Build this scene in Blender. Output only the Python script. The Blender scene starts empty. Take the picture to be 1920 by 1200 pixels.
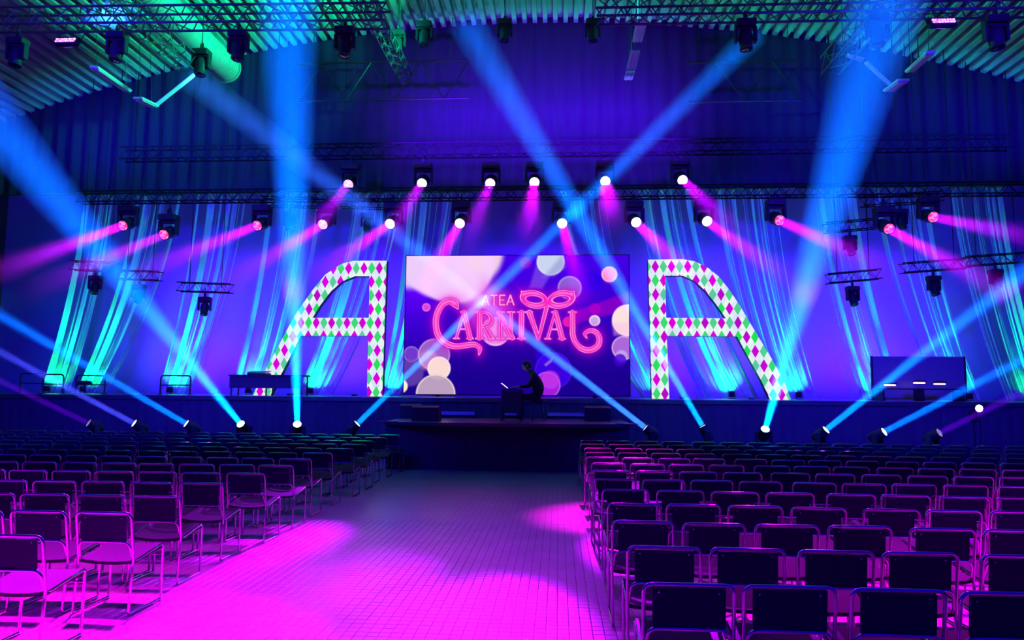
import bpy, math, random
import numpy as np
from mathutils import Vector, Matrix, Quaternion
from mathutils.geometry import tessellate_polygon

# ------------------------------------------------------------------ camera
SC = bpy.context.scene
COL = SC.collection
F = 1350.0                                   # focal length in pixels of the 1920 wide frame
EYE = Vector((0.0, 0.0, 1.75))
YAW, PITCH, ROLL = math.radians(3.67), math.radians(5.5), math.radians(0.45)
fwd = Vector((-math.sin(YAW) * math.cos(PITCH), math.cos(YAW) * math.cos(PITCH), math.sin(PITCH)))
rgt0 = Vector((math.cos(YAW), math.sin(YAW), 0))
up0 = rgt0.cross(fwd)
rgt = rgt0 * math.cos(ROLL) + up0 * math.sin(ROLL)
upv = rgt.cross(fwd)
cam = bpy.data.objects.new('camera', bpy.data.cameras.new('camera'))
COL.objects.link(cam)
cam.data.sensor_width = 36.0
cam.data.lens = F / 1920 * 36
cam.data.clip_end = 200
mw = Matrix((rgt, upv, -fwd)).transposed().to_4x4()
mw.translation = EYE
cam.matrix_world = mw
SC.camera = cam

def P(px, py, Y):
    """world point seen at a pixel of the 1920x1200 frame, on the plane y = Y"""
    d = fwd * F + rgt * (px - 960) + upv * (600 - py)
    return EYE + d * (Y / d.y)

def project(p):
    v = Vector(p) - EYE
    z = v.dot(fwd)
    return (960 + F * v.dot(rgt) / z, 600 - F * v.dot(upv) / z, z)

# ------------------------------------------------------------------ world, exposure
SC.view_settings.view_transform = 'Standard'
SC.view_settings.look = 'None'
SC.view_settings.exposure = 0.0
SC.view_settings.gamma = 1.0
SC.view_settings.use_curve_mapping = False
SC.cycles.max_bounces = 3
SC.cycles.diffuse_bounces = 1
SC.cycles.glossy_bounces = 2
SC.cycles.transparent_max_bounces = 8
SC.cycles.volume_max_steps = 16
SC.cycles.volume_step_rate = 2.5
SC.cycles.adaptive_threshold = 0.12
W = bpy.data.worlds.new('dim_blue_hall')
SC.world = W
W.use_nodes = True
W.node_tree.nodes['Background'].inputs[0].default_value = (0.012, 0.0, 1.0, 1)
W.node_tree.nodes['Background'].inputs[1].default_value = 0.55

# ------------------------------------------------------------------ helpers
def lin(c):
    return tuple(((x / 255) / 12.92 if x / 255 <= 0.04045 else ((x / 255 + 0.055) / 1.055) ** 2.4) for x in c)

def mat(name, c, rough=0.6, metal=0.0, emit=None, strength=0.0, spec=None):
    m = bpy.data.materials.new(name)
    m.use_nodes = True
    b = m.node_tree.nodes['Principled BSDF']
    b.inputs['Base Color'].default_value = (*c, 1)
    b.inputs['Roughness'].default_value = rough
    b.inputs['Metallic'].default_value = metal
    if spec is not None:
        b.inputs['Specular IOR Level'].default_value = spec
    if emit:
        b.inputs['Emission Color'].default_value = (*emit, 1)
        b.inputs['Emission Strength'].default_value = strength
    return m

def grain(m, scale, amount, bump=0.0, stretch=(1, 1, 1)):
    """procedural value variation and fine relief on a principled material"""
    nt = m.node_tree
    b = nt.nodes['Principled BSDF']
    c = tuple(b.inputs['Base Color'].default_value)
    tc = nt.nodes.new('ShaderNodeTexCoord')
    mp = nt.nodes.new('ShaderNodeMapping')
    mp.inputs['Scale'].default_value = stretch
    nz = nt.nodes.new('ShaderNodeTexNoise')
    nz.inputs['Scale'].default_value = scale
    nz.inputs['Detail'].default_value = 4
    nt.links.new(tc.outputs['Object'], mp.inputs[0])
    nt.links.new(mp.outputs[0], nz.inputs['Vector'])
    mx = nt.nodes.new('ShaderNodeMix')
    mx.data_type = 'RGBA'
    mx.inputs[6].default_value = tuple(x * (1 - amount) for x in c[:3]) + (1,)
    mx.inputs[7].default_value = tuple(min(1, x * (1 + amount)) for x in c[:3]) + (1,)
    nt.links.new(nz.outputs['Fac'], mx.inputs[0])
    nt.links.new(mx.outputs[2], b.inputs['Base Color'])
    if bump:
        bp = nt.nodes.new('ShaderNodeBump')
        bp.inputs['Strength'].default_value = bump
        bp.inputs['Distance'].default_value = 0.01
        nt.links.new(nz.outputs['Fac'], bp.inputs['Height'])
        nt.links.new(bp.outputs[0], b.inputs['Normal'])
    return m

class MB:
    """collects shapes, builds ONE mesh object"""
    def __init__(s):
        s.v, s.f, s.m = [], [], []
    def add(s, v, f, mi=0):
        o = len(s.v)
        s.v += [tuple(p) for p in v]
        s.f += [tuple(i + o for i in q) for q in f]
        s.m += [mi] * len(f)
        return s
    def box(s, a, b, mi=0, bev=0.0):
        x0, y0, z0 = a
        x1, y1, z1 = b
        if bev <= 0:
            v = [(x, y, z) for z in (z0, z1) for y in (y0, y1) for x in (x0, x1)]
            return s.add(v, [(0, 2, 3, 1), (4, 5, 7, 6), (0, 1, 5, 4), (2, 6, 7, 3), (0, 4, 6, 2), (1, 3, 7, 5)], mi)
        prof = [(x0 + bev, y0), (x1 - bev, y0), (x1, y0 + bev), (x1, y1 - bev), (x1 - bev, y1), (x0 + bev, y1), (x0, y1 - bev), (x0, y0 + bev)]
        cx, cy = (x0 + x1) / 2, (y0 + y1) / 2
        def sh(q, k):
            return (q[0] + (k if q[0] < cx else -k), q[1] + (k if q[1] < cy else -k))
        rings = [[(*sh(q, bev), z0) for q in prof], [(*q, z0 + bev) for q in prof], [(*q, z1 - bev) for q in prof], [(*sh(q, bev), z1) for q in prof]]
        return s.loft(rings, True, mi)
    def loft(s, rings, caps=True, mi=0, closed=True):
        n = len(rings[0])
        v = [p for r in rings for p in r]
        f = []
        for k in range(len(rings) - 1):
            for i in range(n if closed else n - 1):
                j = (i + 1) % n
                f.append((k * n + i, k * n + j, (k + 1) * n + j, (k + 1) * n + i))
        if caps:
            f.append(tuple(range(n))[::-1])
            f.append(tuple(range((len(rings) - 1) * n, len(rings) * n)))
        return s.add(v, f, mi)
    def tube(s, pts, r, n=8, mi=0, closed=False, caps=True):
        pts = [Vector(p) for p in pts]
        m = len(pts)
        rad = r if isinstance(r, (list, tuple)) else [r] * m
        tan = []
        for i in range(m):
            a = pts[(i - 1) % m] if (closed or i > 0) else pts[i]
            b = pts[(i + 1) % m] if (closed or i < m - 1) else pts[i]
            tan.append((b - a).normalized())
        ref = Vector((0, 0, 1)) if abs(tan[0].z) < 0.9 else Vector((1, 0, 0))
        nrm = tan[0].cross(ref).normalized()
        rings = []
        for i in range(m):
            nrm = (nrm - tan[i] * nrm.dot(tan[i])).normalized()
            bn = tan[i].cross(nrm)
            rings.append([pts[i] + (nrm * math.cos(6.28319 * k / n) + bn * math.sin(6.28319 * k / n)) * rad[i] for k in range(n)])
        if closed:
            rings.append(rings[0])
            caps = False
        return s.loft(rings, caps, mi)
    def lathe(s, prof, n=20, org=(0, 0, 0), axis='Z', mi=0):
        """prof: list of (radius, height along axis)"""
        org = Vector(org)
        rings = []
        for r, h in prof:
            ring = []
            for k in range(n):
                a = 6.28319 * k / n
                c, d = r * math.cos(a), r * math.sin(a)
                ring.append(org + Vector({'Z': (c, d, h), 'Y': (d, h, c), 'X': (h, c, d)}[axis]))
            rings.append(ring)
        return s.loft(rings, True, mi)
    def prism(s, polys, y0, y1, mi=0, side=None):
        """polys (outer, holes) in (x, z), extruded along y; the front face looks to -y"""
        loops = [[Vector((x, 0, z)) for x, z in q] for q in polys]
        tri = tessellate_polygon(loops)
        flat = [p for l in loops for p in l]
        n = len(flat)
        v = [(p.x, y0, p.z) for p in flat] + [(p.x, y1, p.z) for p in flat]
        f = []
        for a, b, c in tri:
            nn = (flat[b] - flat[a]).cross(flat[c] - flat[a])
            if nn.y > 0:
                a, c = c, a
            f.append((a, b, c))
        s.add(v, f + [tuple(i + n for i in reversed(t)) for t in f], mi)
        base = len(s.v) - 2 * n
        o = 0
        for l in loops:
            m = len(l)
            for i in range(m):
                j = (i + 1) % m
                s.f.append((base + o + i, base + o + j, base + n + o + j, base + n + o + i))
                s.m.append(side if side is not None else mi)
            o += m
        return s
    def mesh(s, name, mats, smooth=0):
        me = bpy.data.meshes.new(name)
        me.from_pydata(s.v, [], s.f)
        for m in (mats if isinstance(mats, (list, tuple)) else [mats]):
            me.materials.append(m)
        if any(s.m):
            me.polygons.foreach_set('material_index', s.m)
        if smooth:
            me.polygons.foreach_set('use_smooth', [True] * len(me.polygons))
            try:
                me.set_sharp_from_angle(angle=math.radians(smooth))
            except Exception:
                pass
        me.update()
        return me
    def build(s, name, mats, parent=None, loc=(0, 0, 0), smooth=0):
        return link(name, s.mesh(name, mats, smooth), parent, loc)

def link(name, data, parent=None, loc=(0, 0, 0)):
    o = bpy.data.objects.new(name, data)
    COL.objects.link(o)
    o.parent = parent
    o.location = loc
    return o

def tag(o, label=None, cat=None, group=None, kind=None):
    if label: o['label'] = label
    if cat: o['category'] = cat
    if group: o['group'] = group
    if kind: o['kind'] = kind
    return o

def thing(name, label, cat, loc=(0, 0, 0), group=None, rz=0.0):
    o = link(name, None, None, loc)
    o.rotation_euler = (0, 0, rz)
    o.empty_display_size = 0.1
    return tag(o, label, cat, group)

def fillet(pts, r, seg=5):
    """round the inner corners of a polyline"""
    pts = [Vector(p) for p in pts]
    out = [pts[0]]
    for i in range(1, len(pts) - 1):
        a, b, c = pts[i - 1], pts[i], pts[i + 1]
        u, w = (a - b), (c - b)
        k = min(r, u.length * 0.49, w.length * 0.49)
        p, q = b + u.normalized() * k, b + w.normalized() * k
        for t in range(seg + 1):
            t /= seg
            out.append(p * (1 - t) ** 2 + b * 2 * t * (1 - t) + q * t * t)
    return out + [pts[-1]]

def area(name, loc, d, size, W_, col, spread=math.pi, parent=None, size_y=None):
    l = bpy.data.lights.new(name, 'AREA')
    if size_y:
        l.shape = 'RECTANGLE'
        l.size, l.size_y = size, size_y
    else:
        l.shape = 'DISK'
        l.size = size
    l.energy, l.color, l.spread = W_, col, spread
    o = bpy.data.objects.new(name, l)
    COL.objects.link(o)
    o.rotation_mode = 'QUATERNION'
    o.rotation_quaternion = (-Vector(d)).to_track_quat('Z', 'Y')
    o.location = loc
    return o

ORD = ['', 'first', 'second', 'third', 'fourth', 'fifth', 'sixth', 'seventh', 'eighth', 'ninth', 'tenth', 'eleventh', 'twelfth', 'thirteenth',
       'fourteenth', 'fifteenth', 'sixteenth', 'seventeenth', 'eighteenth', 'nineteenth', 'twentieth', 'twenty-first', 'twenty-second', 'twenty-third']

# ------------------------------------------------------------------ materials
BLACK = grain(mat('black_paint', (0.022, 0.022, 0.026), 0.5, spec=0.25), 30, 0.3)
BLACKM = mat('black_metal', (0.025, 0.025, 0.03), 0.35, 0.4)
MATT = grain(mat('black_stage_cloth', (0.05, 0.045, 0.06), 0.9), 14, 0.3, 0.2, (1, 1, 0.1))
DECK = grain(mat('stage_deck', (0.05, 0.045, 0.055), 0.32), 6, 0.3)
CHROME = mat('chrome', (0.55, 0.53, 0.57), 0.10, 1.0)
FABRIC = grain(mat('hazed_sling_fabric', (0.013, 0.012, 0.045), 0.85, spec=0.12), 220, 0.4, 0.3)  # blue veil of the haze is put into the black fabric's colour
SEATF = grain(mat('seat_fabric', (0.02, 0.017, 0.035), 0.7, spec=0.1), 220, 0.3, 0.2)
TRUSSB = mat('black_truss', (0.012, 0.012, 0.016), 0.8, 0.0, spec=0.1)
TRUSS = mat('truss_metal', (0.12, 0.12, 0.13), 0.4, 0.6)
STEEL = grain(mat('galvanised_steel', (0.26, 0.28, 0.28), 0.5, 0.0), 3, 0.25)
WHITEM = mat('white_enamel', (0.7, 0.72, 0.72), 0.4)
ROOF = grain(mat('roof_deck', (0.33, 0.36, 0.34), 0.6), 2.5, 0.25, 0, (1, 0.2, 1))
MASK = grain(mat('masking_cloth', (0.035, 0.014, 0.07), 0.95), 5, 0.35, 0.3, (3, 1, 0.2))  # blue-violet of the light is put into this black cloth's colour
CYC = grain(mat('cyclorama_cloth', (0.34, 0.13, 0.62), 0.9), 1.2, 0.06)  # violet of the wash light is put into the cloth colour too
WALL = grain(mat('dark_wall', (0.05, 0.05, 0.06), 0.9), 3, 0.3)
SKIN = mat('skin', (0.35, 0.2, 0.15), 0.5)
CLOTH = grain(mat('dark_clothing', (0.015, 0.015, 0.018), 0.9), 40, 0.3, 0.2)
HAIR = mat('dark_hair', (0.02, 0.015, 0.012), 0.6)

def tile_mat(name, mortar):
    m = mat(name, (0.32, 0.30, 0.32), 0.36)
    nt = m.node_tree
    b = nt.nodes['Principled BSDF']
    tc = nt.nodes.new('ShaderNodeTexCoord')
    nz = nt.nodes.new('ShaderNodeTexNoise')
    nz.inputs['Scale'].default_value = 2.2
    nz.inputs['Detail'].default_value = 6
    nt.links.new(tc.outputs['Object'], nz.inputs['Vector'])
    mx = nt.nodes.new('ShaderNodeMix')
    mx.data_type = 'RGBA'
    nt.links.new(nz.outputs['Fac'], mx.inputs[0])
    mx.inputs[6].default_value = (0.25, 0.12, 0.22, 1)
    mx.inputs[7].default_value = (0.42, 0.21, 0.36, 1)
    last = mx.outputs[2]
    if mortar:
        br = nt.nodes.new('ShaderNodeTexBrick')
        br.offset = 0.0
        br.inputs['Scale'].default_value = 1.0
        br.inputs['Brick Width'].default_value = 0.085
        br.inputs['Row Height'].default_value = 0.09
        br.inputs['Mortar Size'].default_value = 0.003
        br.inputs['Mortar'].default_value = (0.06, 0.055, 0.06, 1)
        nt.links.new(tc.outputs['Object'], br.inputs['Vector'])
        nt.links.new(last, br.inputs['Color1'])
        nt.links.new(last, br.inputs['Color2'])
        last = br.outputs['Color']
    nt.links.new(last, b.inputs['Base Color'])
    return m
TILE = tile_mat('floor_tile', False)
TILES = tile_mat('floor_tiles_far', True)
GROUT = mat('grout', (0.06, 0.055, 0.06), 0.9)

def lens_mat(name, hot, cell, strength, scale=26):
    """glowing lens of a lamp: bright cells in a coloured field"""
    m = bpy.data.materials.new(name)
    m.use_nodes = True
    nt = m.node_tree
    nt.nodes.clear()
    o = nt.nodes.new('ShaderNodeOutputMaterial')
    e = nt.nodes.new('ShaderNodeEmission')
    tc = nt.nodes.new('ShaderNodeTexCoord')
    vo = nt.nodes.new('ShaderNodeTexVoronoi')
    vo.inputs['Scale'].default_value = scale
    nt.links.new(tc.outputs['Object'], vo.inputs['Vector'])
    rp = nt.nodes.new('ShaderNodeValToRGB')
    rp.color_ramp.elements[0].color = (*hot, 1)
    rp.color_ramp.elements[0].position = 0.15
    rp.color_ramp.elements[1].color = (*cell, 1)
    rp.color_ramp.elements[1].position = 0.6
    nt.links.new(vo.outputs['Distance'], rp.inputs[0])
    nt.links.new(rp.outputs[0], e.inputs[0])
    e.inputs[1].default_value = strength
    nt.links.new(e.outputs[0], o.inputs[0])
    m.cycles.emission_sampling = 'NONE'
    return m
LENS_W = lens_mat('lens_white', (1, 1, 1), (0.8, 0.95, 1.0), 2.5)
LENS_HOT = lens_mat('lens_hot', (1.2, 1.1, 1.2), (1, 0.8, 1.0), 2.2)
LENS_PW = lens_mat('lens_pale_pink', (1, 0.9, 1), (1, 0.45, 0.8), 1.3, 22)
LENS_P = lens_mat('lens_pink', (1, 0.5, 0.75), (1, 0.03, 0.35), 1.0, 22)
LENS_DIM = lens_mat('lens_dim', (0.6, 0.7, 1), (0.3, 0.2, 0.8), 0.7)
GLASS_OFF = mat('lens_dark', (0.02, 0.02, 0.03), 0.08)

def haze_mat(name, d, fade, noise=0.0):
    m = bpy.data.materials.new(name)
    m.use_nodes = True
    nt = m.node_tree
    nt.nodes.clear()
    o = nt.nodes.new('ShaderNodeOutputMaterial')
    v = nt.nodes.new('ShaderNodeVolumeScatter')
    nt.links.new(v.outputs[0], o.inputs['Volume'])
    v.inputs['Density'].default_value = d
    if fade:                                  # the haze thins out away from the stage
        t = nt.nodes.new('ShaderNodeTexCoord')
        s = nt.nodes.new('ShaderNodeSeparateXYZ')
        nt.links.new(t.outputs['Object'], s.inputs[0])
        mr = nt.nodes.new('ShaderNodeMapRange')
        mr.interpolation_type = 'SMOOTHSTEP'
        nt.links.new(s.outputs['Z'], mr.inputs[0])
        mr.inputs[1].default_value, mr.inputs[2].default_value = fade, 1.0
        mr.inputs[3].default_value, mr.inputs[4].default_value = d, 0.0
        nt.links.new(mr.outputs[0], v.inputs['Density'])
    return m
HAZE_B = haze_mat('haze_over_floor_lights', 0.06, 0.0)
HAZE_P = haze_mat('haze_under_truss_lights', 0.06, 0.15)

# ------------------------------------------------------------------ wash light of the hall (blue, violet, green, magenta) and added fill
VIOLET, BLUE, GREEN, TEAL, MAG = (0.11, 0.0, 1.0), (0.02, 0.0, 1.0), (0.0, 1.0, 0.40), (0.0, 0.40, 0.55), (1.0, 0.0, 0.95)
for x in (-12.0, -6.5, -1.0, 4.5, 10.0):     # battens that wash the cyclorama, on the floor behind the stage and above it
    area('cyclorama_wash', (x, 22.7, 1.9), (0, 1, 0.75), 3.5, 130, VIOLET, math.radians(110), size_y=0.3)
    area('cyclorama_wash', (x, 22.6, 7.1), (0, 0.55, -1), 3.5, 90, VIOLET, math.radians(110), size_y=0.4)
area('masking_wash', (-0.6, 18.45, 8.15), (0, 1, 0.6), 8.0, 640, VIOLET, math.radians(84), size_y=0.3)
for x in (-11.5, 9.5):
    area('masking_wash', (x, 18.45, 8.15), (0, 1, 0.6), 9.0, 150, BLUE, math.radians(84), size_y=0.3)
for x, y, z, dx, w, c in ((-2.4, 16.6, 11.0, -3.6, 680, GREEN), (-5.0, 15.6, 10.2, -2.2, 120, GREEN), (3.6, 18.4, 11.0, -2.4, 40, TEAL), (-4.6, 18.4, 11.0, 2.4, 34, TEAL), (1.6, 16.8, 11.0, 3.6, 170, GREEN), (4.5, 15.6, 10.0, 2.2, 26, GREEN)):
    area('ceiling_wash', (x, y, z), (dx, -0.05, 1), 0.5, w, c, math.radians(110))
for x, y, z, tx, ty, w, sp in ((-4.6, 8.4, 8.0, -3.3, 4.2, 330, 26), (-7.6, 8.4, 7.6, -6.2, 6.2, 60, 34), (3.4, 8.8, 8.0, 3.0, 5.6, 140, 31), (1.5, 9.4, 8.0, 1.1, 10.2, 120, 22), (-4.2, 8.0, 8.0, -3.2, 5.4, 80, 56), (5.4, 8.8, 8.0, 5.4, 7.6, 70, 34), (-0.8, 8.8, 9.0, -1.3, 7.4, 140, 70)):
    d = Vector((tx - x, ty - y, -z))
    area('audience_wash', (x, y, z), d, 0.35, w, (0.35, 0.0, 1.0) if sp == 70 else MAG, math.radians(sp))  # added: wide violet fill for the aisle, widest magenta to soften one pool

for x in (-9.0, 7.0):                        # added blue fill, unseen above the audience, stands in for the haze veil
    area('added_blue_fill', (x, 5.0, 8.5), (0, 1, -0.40), 1.5, 700, BLUE, math.radians(64))

# ------------------------------------------------------------------ structure: floor
X0, X1, Y0, Y1 = -20.0, 18.0, -1.0, 25.0
TX0, TX1, TY0, TY1 = -6.035, 4.08, 4.68, 9.63                 # patch of the floor where single tiles can be told apart
fl = MB()
for a, b, c, d in ((X0, TX0, Y0, Y1), (TX1, X1, Y0, Y1), (TX0, TX1, Y0, TY0), (TX0, TX1, TY1, Y1)):
    fl.add([(a, c, 0), (b, c, 0), (b, d, 0), (a, d, 0)], [(0, 1, 2, 3)])
fl.add([(TX0, TY0, -0.004), (TX1, TY0, -0.004), (TX1, TY1, -0.004), (TX0, TY1, -0.004)], [(0, 1, 2, 3)], 1)
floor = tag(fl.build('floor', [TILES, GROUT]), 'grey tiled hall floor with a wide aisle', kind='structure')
def tile_shape(cx, cy, g=0.002):
    w, h, b = 0.0425 - g, 0.045 - g, 0.003
    ring = lambda k, z: [(cx - w + k, cy - h + k, z), (cx + w - k, cy - h + k, z), (cx + w - k, cy + h - k, z), (cx - w + k, cy + h - k, z)]
    return [ring(0, -0.0045), ring(0, -0.0015), ring(b, 0.0)]
tm = MB()
rr = tile_shape(0, 0)
tm.loft(rr, False)
tm.f.append((8, 9, 10, 11)); tm.m.append(0)
tile_me = tm.mesh('floor_tile', TILE)
tiles_far = MB()
n_single = 0
rng = random.Random(4)
for j in range(int((TY1 - TY0) / 0.09)):
    for i in range(int((TX1 - TX0) / 0.085)):
        cx, cy = TX0 + 0.0425 + i * 0.085, TY0 + 0.045 + j * 0.09
        if -1.42 < cx < 0.36 and 4.95 < cy and n_single < 300:
            o = link('floor_tile', tile_me, floor, (cx, cy, rng.uniform(-0.0006, 0.0003)))
            n_single += 1
        else:
            k = len(tiles_far.v)
            dz = rng.uniform(-0.0006, 0.0003)
            tiles_far.v += [(x, y, z + dz) for r in tile_shape(cx, cy) for x, y, z in r]
            for q in range(2):
                for e in range(4):
                    tiles_far.f.append((k + q * 4 + e, k + q * 4 + (e + 1) % 4, k + q * 4 + 4 + (e + 1) % 4, k + q * 4 + 4 + e))
            tiles_far.f.append((k + 8, k + 9, k + 10, k + 11))
tiles_far.m = [0] * len(tiles_far.f)
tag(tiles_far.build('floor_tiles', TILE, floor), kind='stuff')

# ------------------------------------------------------------------ structure: roof of trapezoid sheet, walls, cyclorama, masking
def roof_z(x):
    return 12.86 - 0.0105 * (x + 1.0) ** 2
YR0, YR1 = 9.0, 20.95
ceil = tag(link('ceiling', None), 'green lit roof of ribbed steel sheet over the hall', kind='structure')
per = 0.31
x = X0
while x < X1:
    rp = MB()
    prof = []
    for k in range(3):
        q = x + k * per
        for dx, dz in ((0, 0), (0.13, 0), (0.145, 0.18), (0.195, 0.18), (0.205, 0.165), (0.225, 0.165), (0.235, 0.18), (0.295, 0.18)):
            prof.append((q + dx, roof_z(q + dx) + dz))
    prof.append((x + 3 * per, roof_z(x + 3 * per)))
    ring0 = [(a, YR0, b) for a, b in prof] + [(a, YR0, b + 0.004) for a, b in reversed(prof)]
    ring1 = [(a, YR1, b) for a, b in prof] + [(a, YR1, b + 0.004) for a, b in reversed(prof)]
    rp.loft([ring0, ring1], True)
    rp.build('roof_panel', ROOF, ceil)
    x += 3 * per
def slab(name, a, b, m, label):
    return tag(MB().box(a, b).build(name, m), label, kind='structure')
slab('wall_left', (X0 - 0.2, 2, 0), (X0, 25, 9.0), WALL, 'dark side wall beyond the chairs on the left')
slab('wall_right', (X1, 2, 0), (X1 + 0.2, 25, 8.8), WALL, 'dark side wall beyond the chairs on the right')
# cyclorama: slightly billowing cloth in the back
cy = MB()
n = 90
rows = [[(X0 + (X1 - X0) * i / n, 24.5 + 0.05 * math.sin(i * 1.3) + 0.04 * math.sin(i * 0.37), z) for i in range(n + 1)] for z in (0.0, 2, 4, 6, 8, 10.4)]
cy.loft(rows, False, closed=False)
tag(cy.build('wall_back', CYC, smooth=60), 'violet lit cloth backdrop behind the stage', kind='structure')
# black masking border above the stage
mk = MB()
n = 420
zb = P(960, 353, 20.9).z
def fold(i):
    return 0.045 * math.sin(i * 1.15) + 0.02 * math.sin(i * 0.41 + 1)
xs = [X0 + (X1 - X0) * i / n for i in range(n + 1)]
rows = []
for t in (0, 0.25, 0.5, 0.75, 1.0):
    rows.append([(q, 21.05 + fold(i), zb + (roof_z(q) + 0.3 - zb) * t) for i, q in enumerate(xs)])
mk.loft(rows, False, closed=False)
mask_border = mk.build('masking_border', MASK, smooth=60)
tag(mask_border, 'black masking drape hanging from the roof above the stage', 'drape')
bat = MB().tube([(X0, 21.0, zb - 0.02), (X1, 21.0, zb - 0.02)], 0.025, 8).build('bottom_pipe', BLACKM, mask_border)

# ------------------------------------------------------------------ stage
SZ = P(700, 743, 20.0).z                                        # deck level under the letters
YF = 18.4
st = thing('main_stage', 'wide black main stage behind the row of floor lights', 'stage', (-1.0, YF, 0))
MB().box((-16.0, 0, SZ - 0.12), (15.2, 5.6, SZ), bev=0.01).build('deck', DECK, st)
k = 0
for i in range(26):                                             # cloth panels of the skirt
    a = -16.0 + i * 1.2
    sk = MB()
    ring = []
    m = 14
    rows = []
    for z in (0.0, SZ - 0.12):
        rows.append([(a + 1.2 * t / m, 0.04 + 0.018 * math.sin(t * 1.8 + i), z) for t in range(m + 1)])
    sk.loft(rows, False, closed=False)
    sk.build('skirt_panel', MATT, st, smooth=60)
MB().box((-16.0, 0.06, SZ - 0.26), (15.2, 0.09, SZ - 0.2)).build('edge_rail', BLACKM, st)
# thrust in front of the screen
TZ = P(950, 794, 15.3).z
xa, xb = P(712, 794, 15.3).x, P(1186, 794, 15.3).x
th = thing('thrust_stage', 'low black thrust stage at the end of the aisle', 'stage', ((xa + xb) / 2, 15.3, 0))
hw = (xb - xa) / 2
dk = MB()
pl = [(-hw, 0.35), (-hw * 0.55, 0.0), (hw * 0.55, 0.0), (hw, 0.35), (hw, 3.0), (-hw, 3.0)]
dk.loft([[(a, b, TZ - 0.07) for a, b in pl], [(a, b, TZ) for a, b in pl]])
dk.build('deck', DECK, th)
for a, b in ((-hw * 0.98, -hw * 0.33), (-hw * 0.33, hw * 0.33), (hw * 0.33, hw * 0.98)):
    MB().box((a + 0.005, 0.4, 0.0), (b - 0.005, 0.45, TZ - 0.07)).build('front_panel', MATT, th)
for s in (-1, 1):
    MB().box((s * hw * 0.98 - 0.02, 0.46, 0), (s * hw * 0.98 + 0.02, 2.95, TZ - 0.07)).build('side_panel', MATT, th)
    MB().box((s * hw * 0.97 - 0.25, 0.30, TZ), (s * hw * 0.97 + 0.25, 0.36, TZ + 0.012)).build('edge_trim', CHROME, th)
# low risers that carry the floor lights
RZ = 0.42
for px0, px1, who in ((120, 690, 'left of'), (1190, 1800, 'right of')):
    a, b = P(px0, 795, 17.0).x, P(px1, 795, 17.0).x
    if who == 'left of': b = min(b, xa - 0.1)
    else: a = max(a, xb + 0.1)
    r = thing('light_riser', 'long black riser under the floor lights %s the thrust stage' % who, 'riser', ((a + b) / 2, 17.0, 0))
    h = (b - a) / 2
    MB().box((-h, -0.45, RZ - 0.05), (h, 0.45, RZ), bev=0.008).build('riser_top', BLACK, r)
    m = int(2 * h / 1.0)
    for i in range(m):
        q = -h + 2 * h * i / m
        MB().box((q + 0.01, -0.43, 0), (q + 2 * h / m - 0.01, -0.40, RZ - 0.05)).build('front_panel', MATT, r)
    for i in range(m + 1):
        q = -h + 0.03 + (2 * h - 0.06) * i / m
        MB().box((q - 0.025, 0.36, 0), (q + 0.025, 0.41, RZ - 0.05)).build('leg', BLACKM, r)

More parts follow.
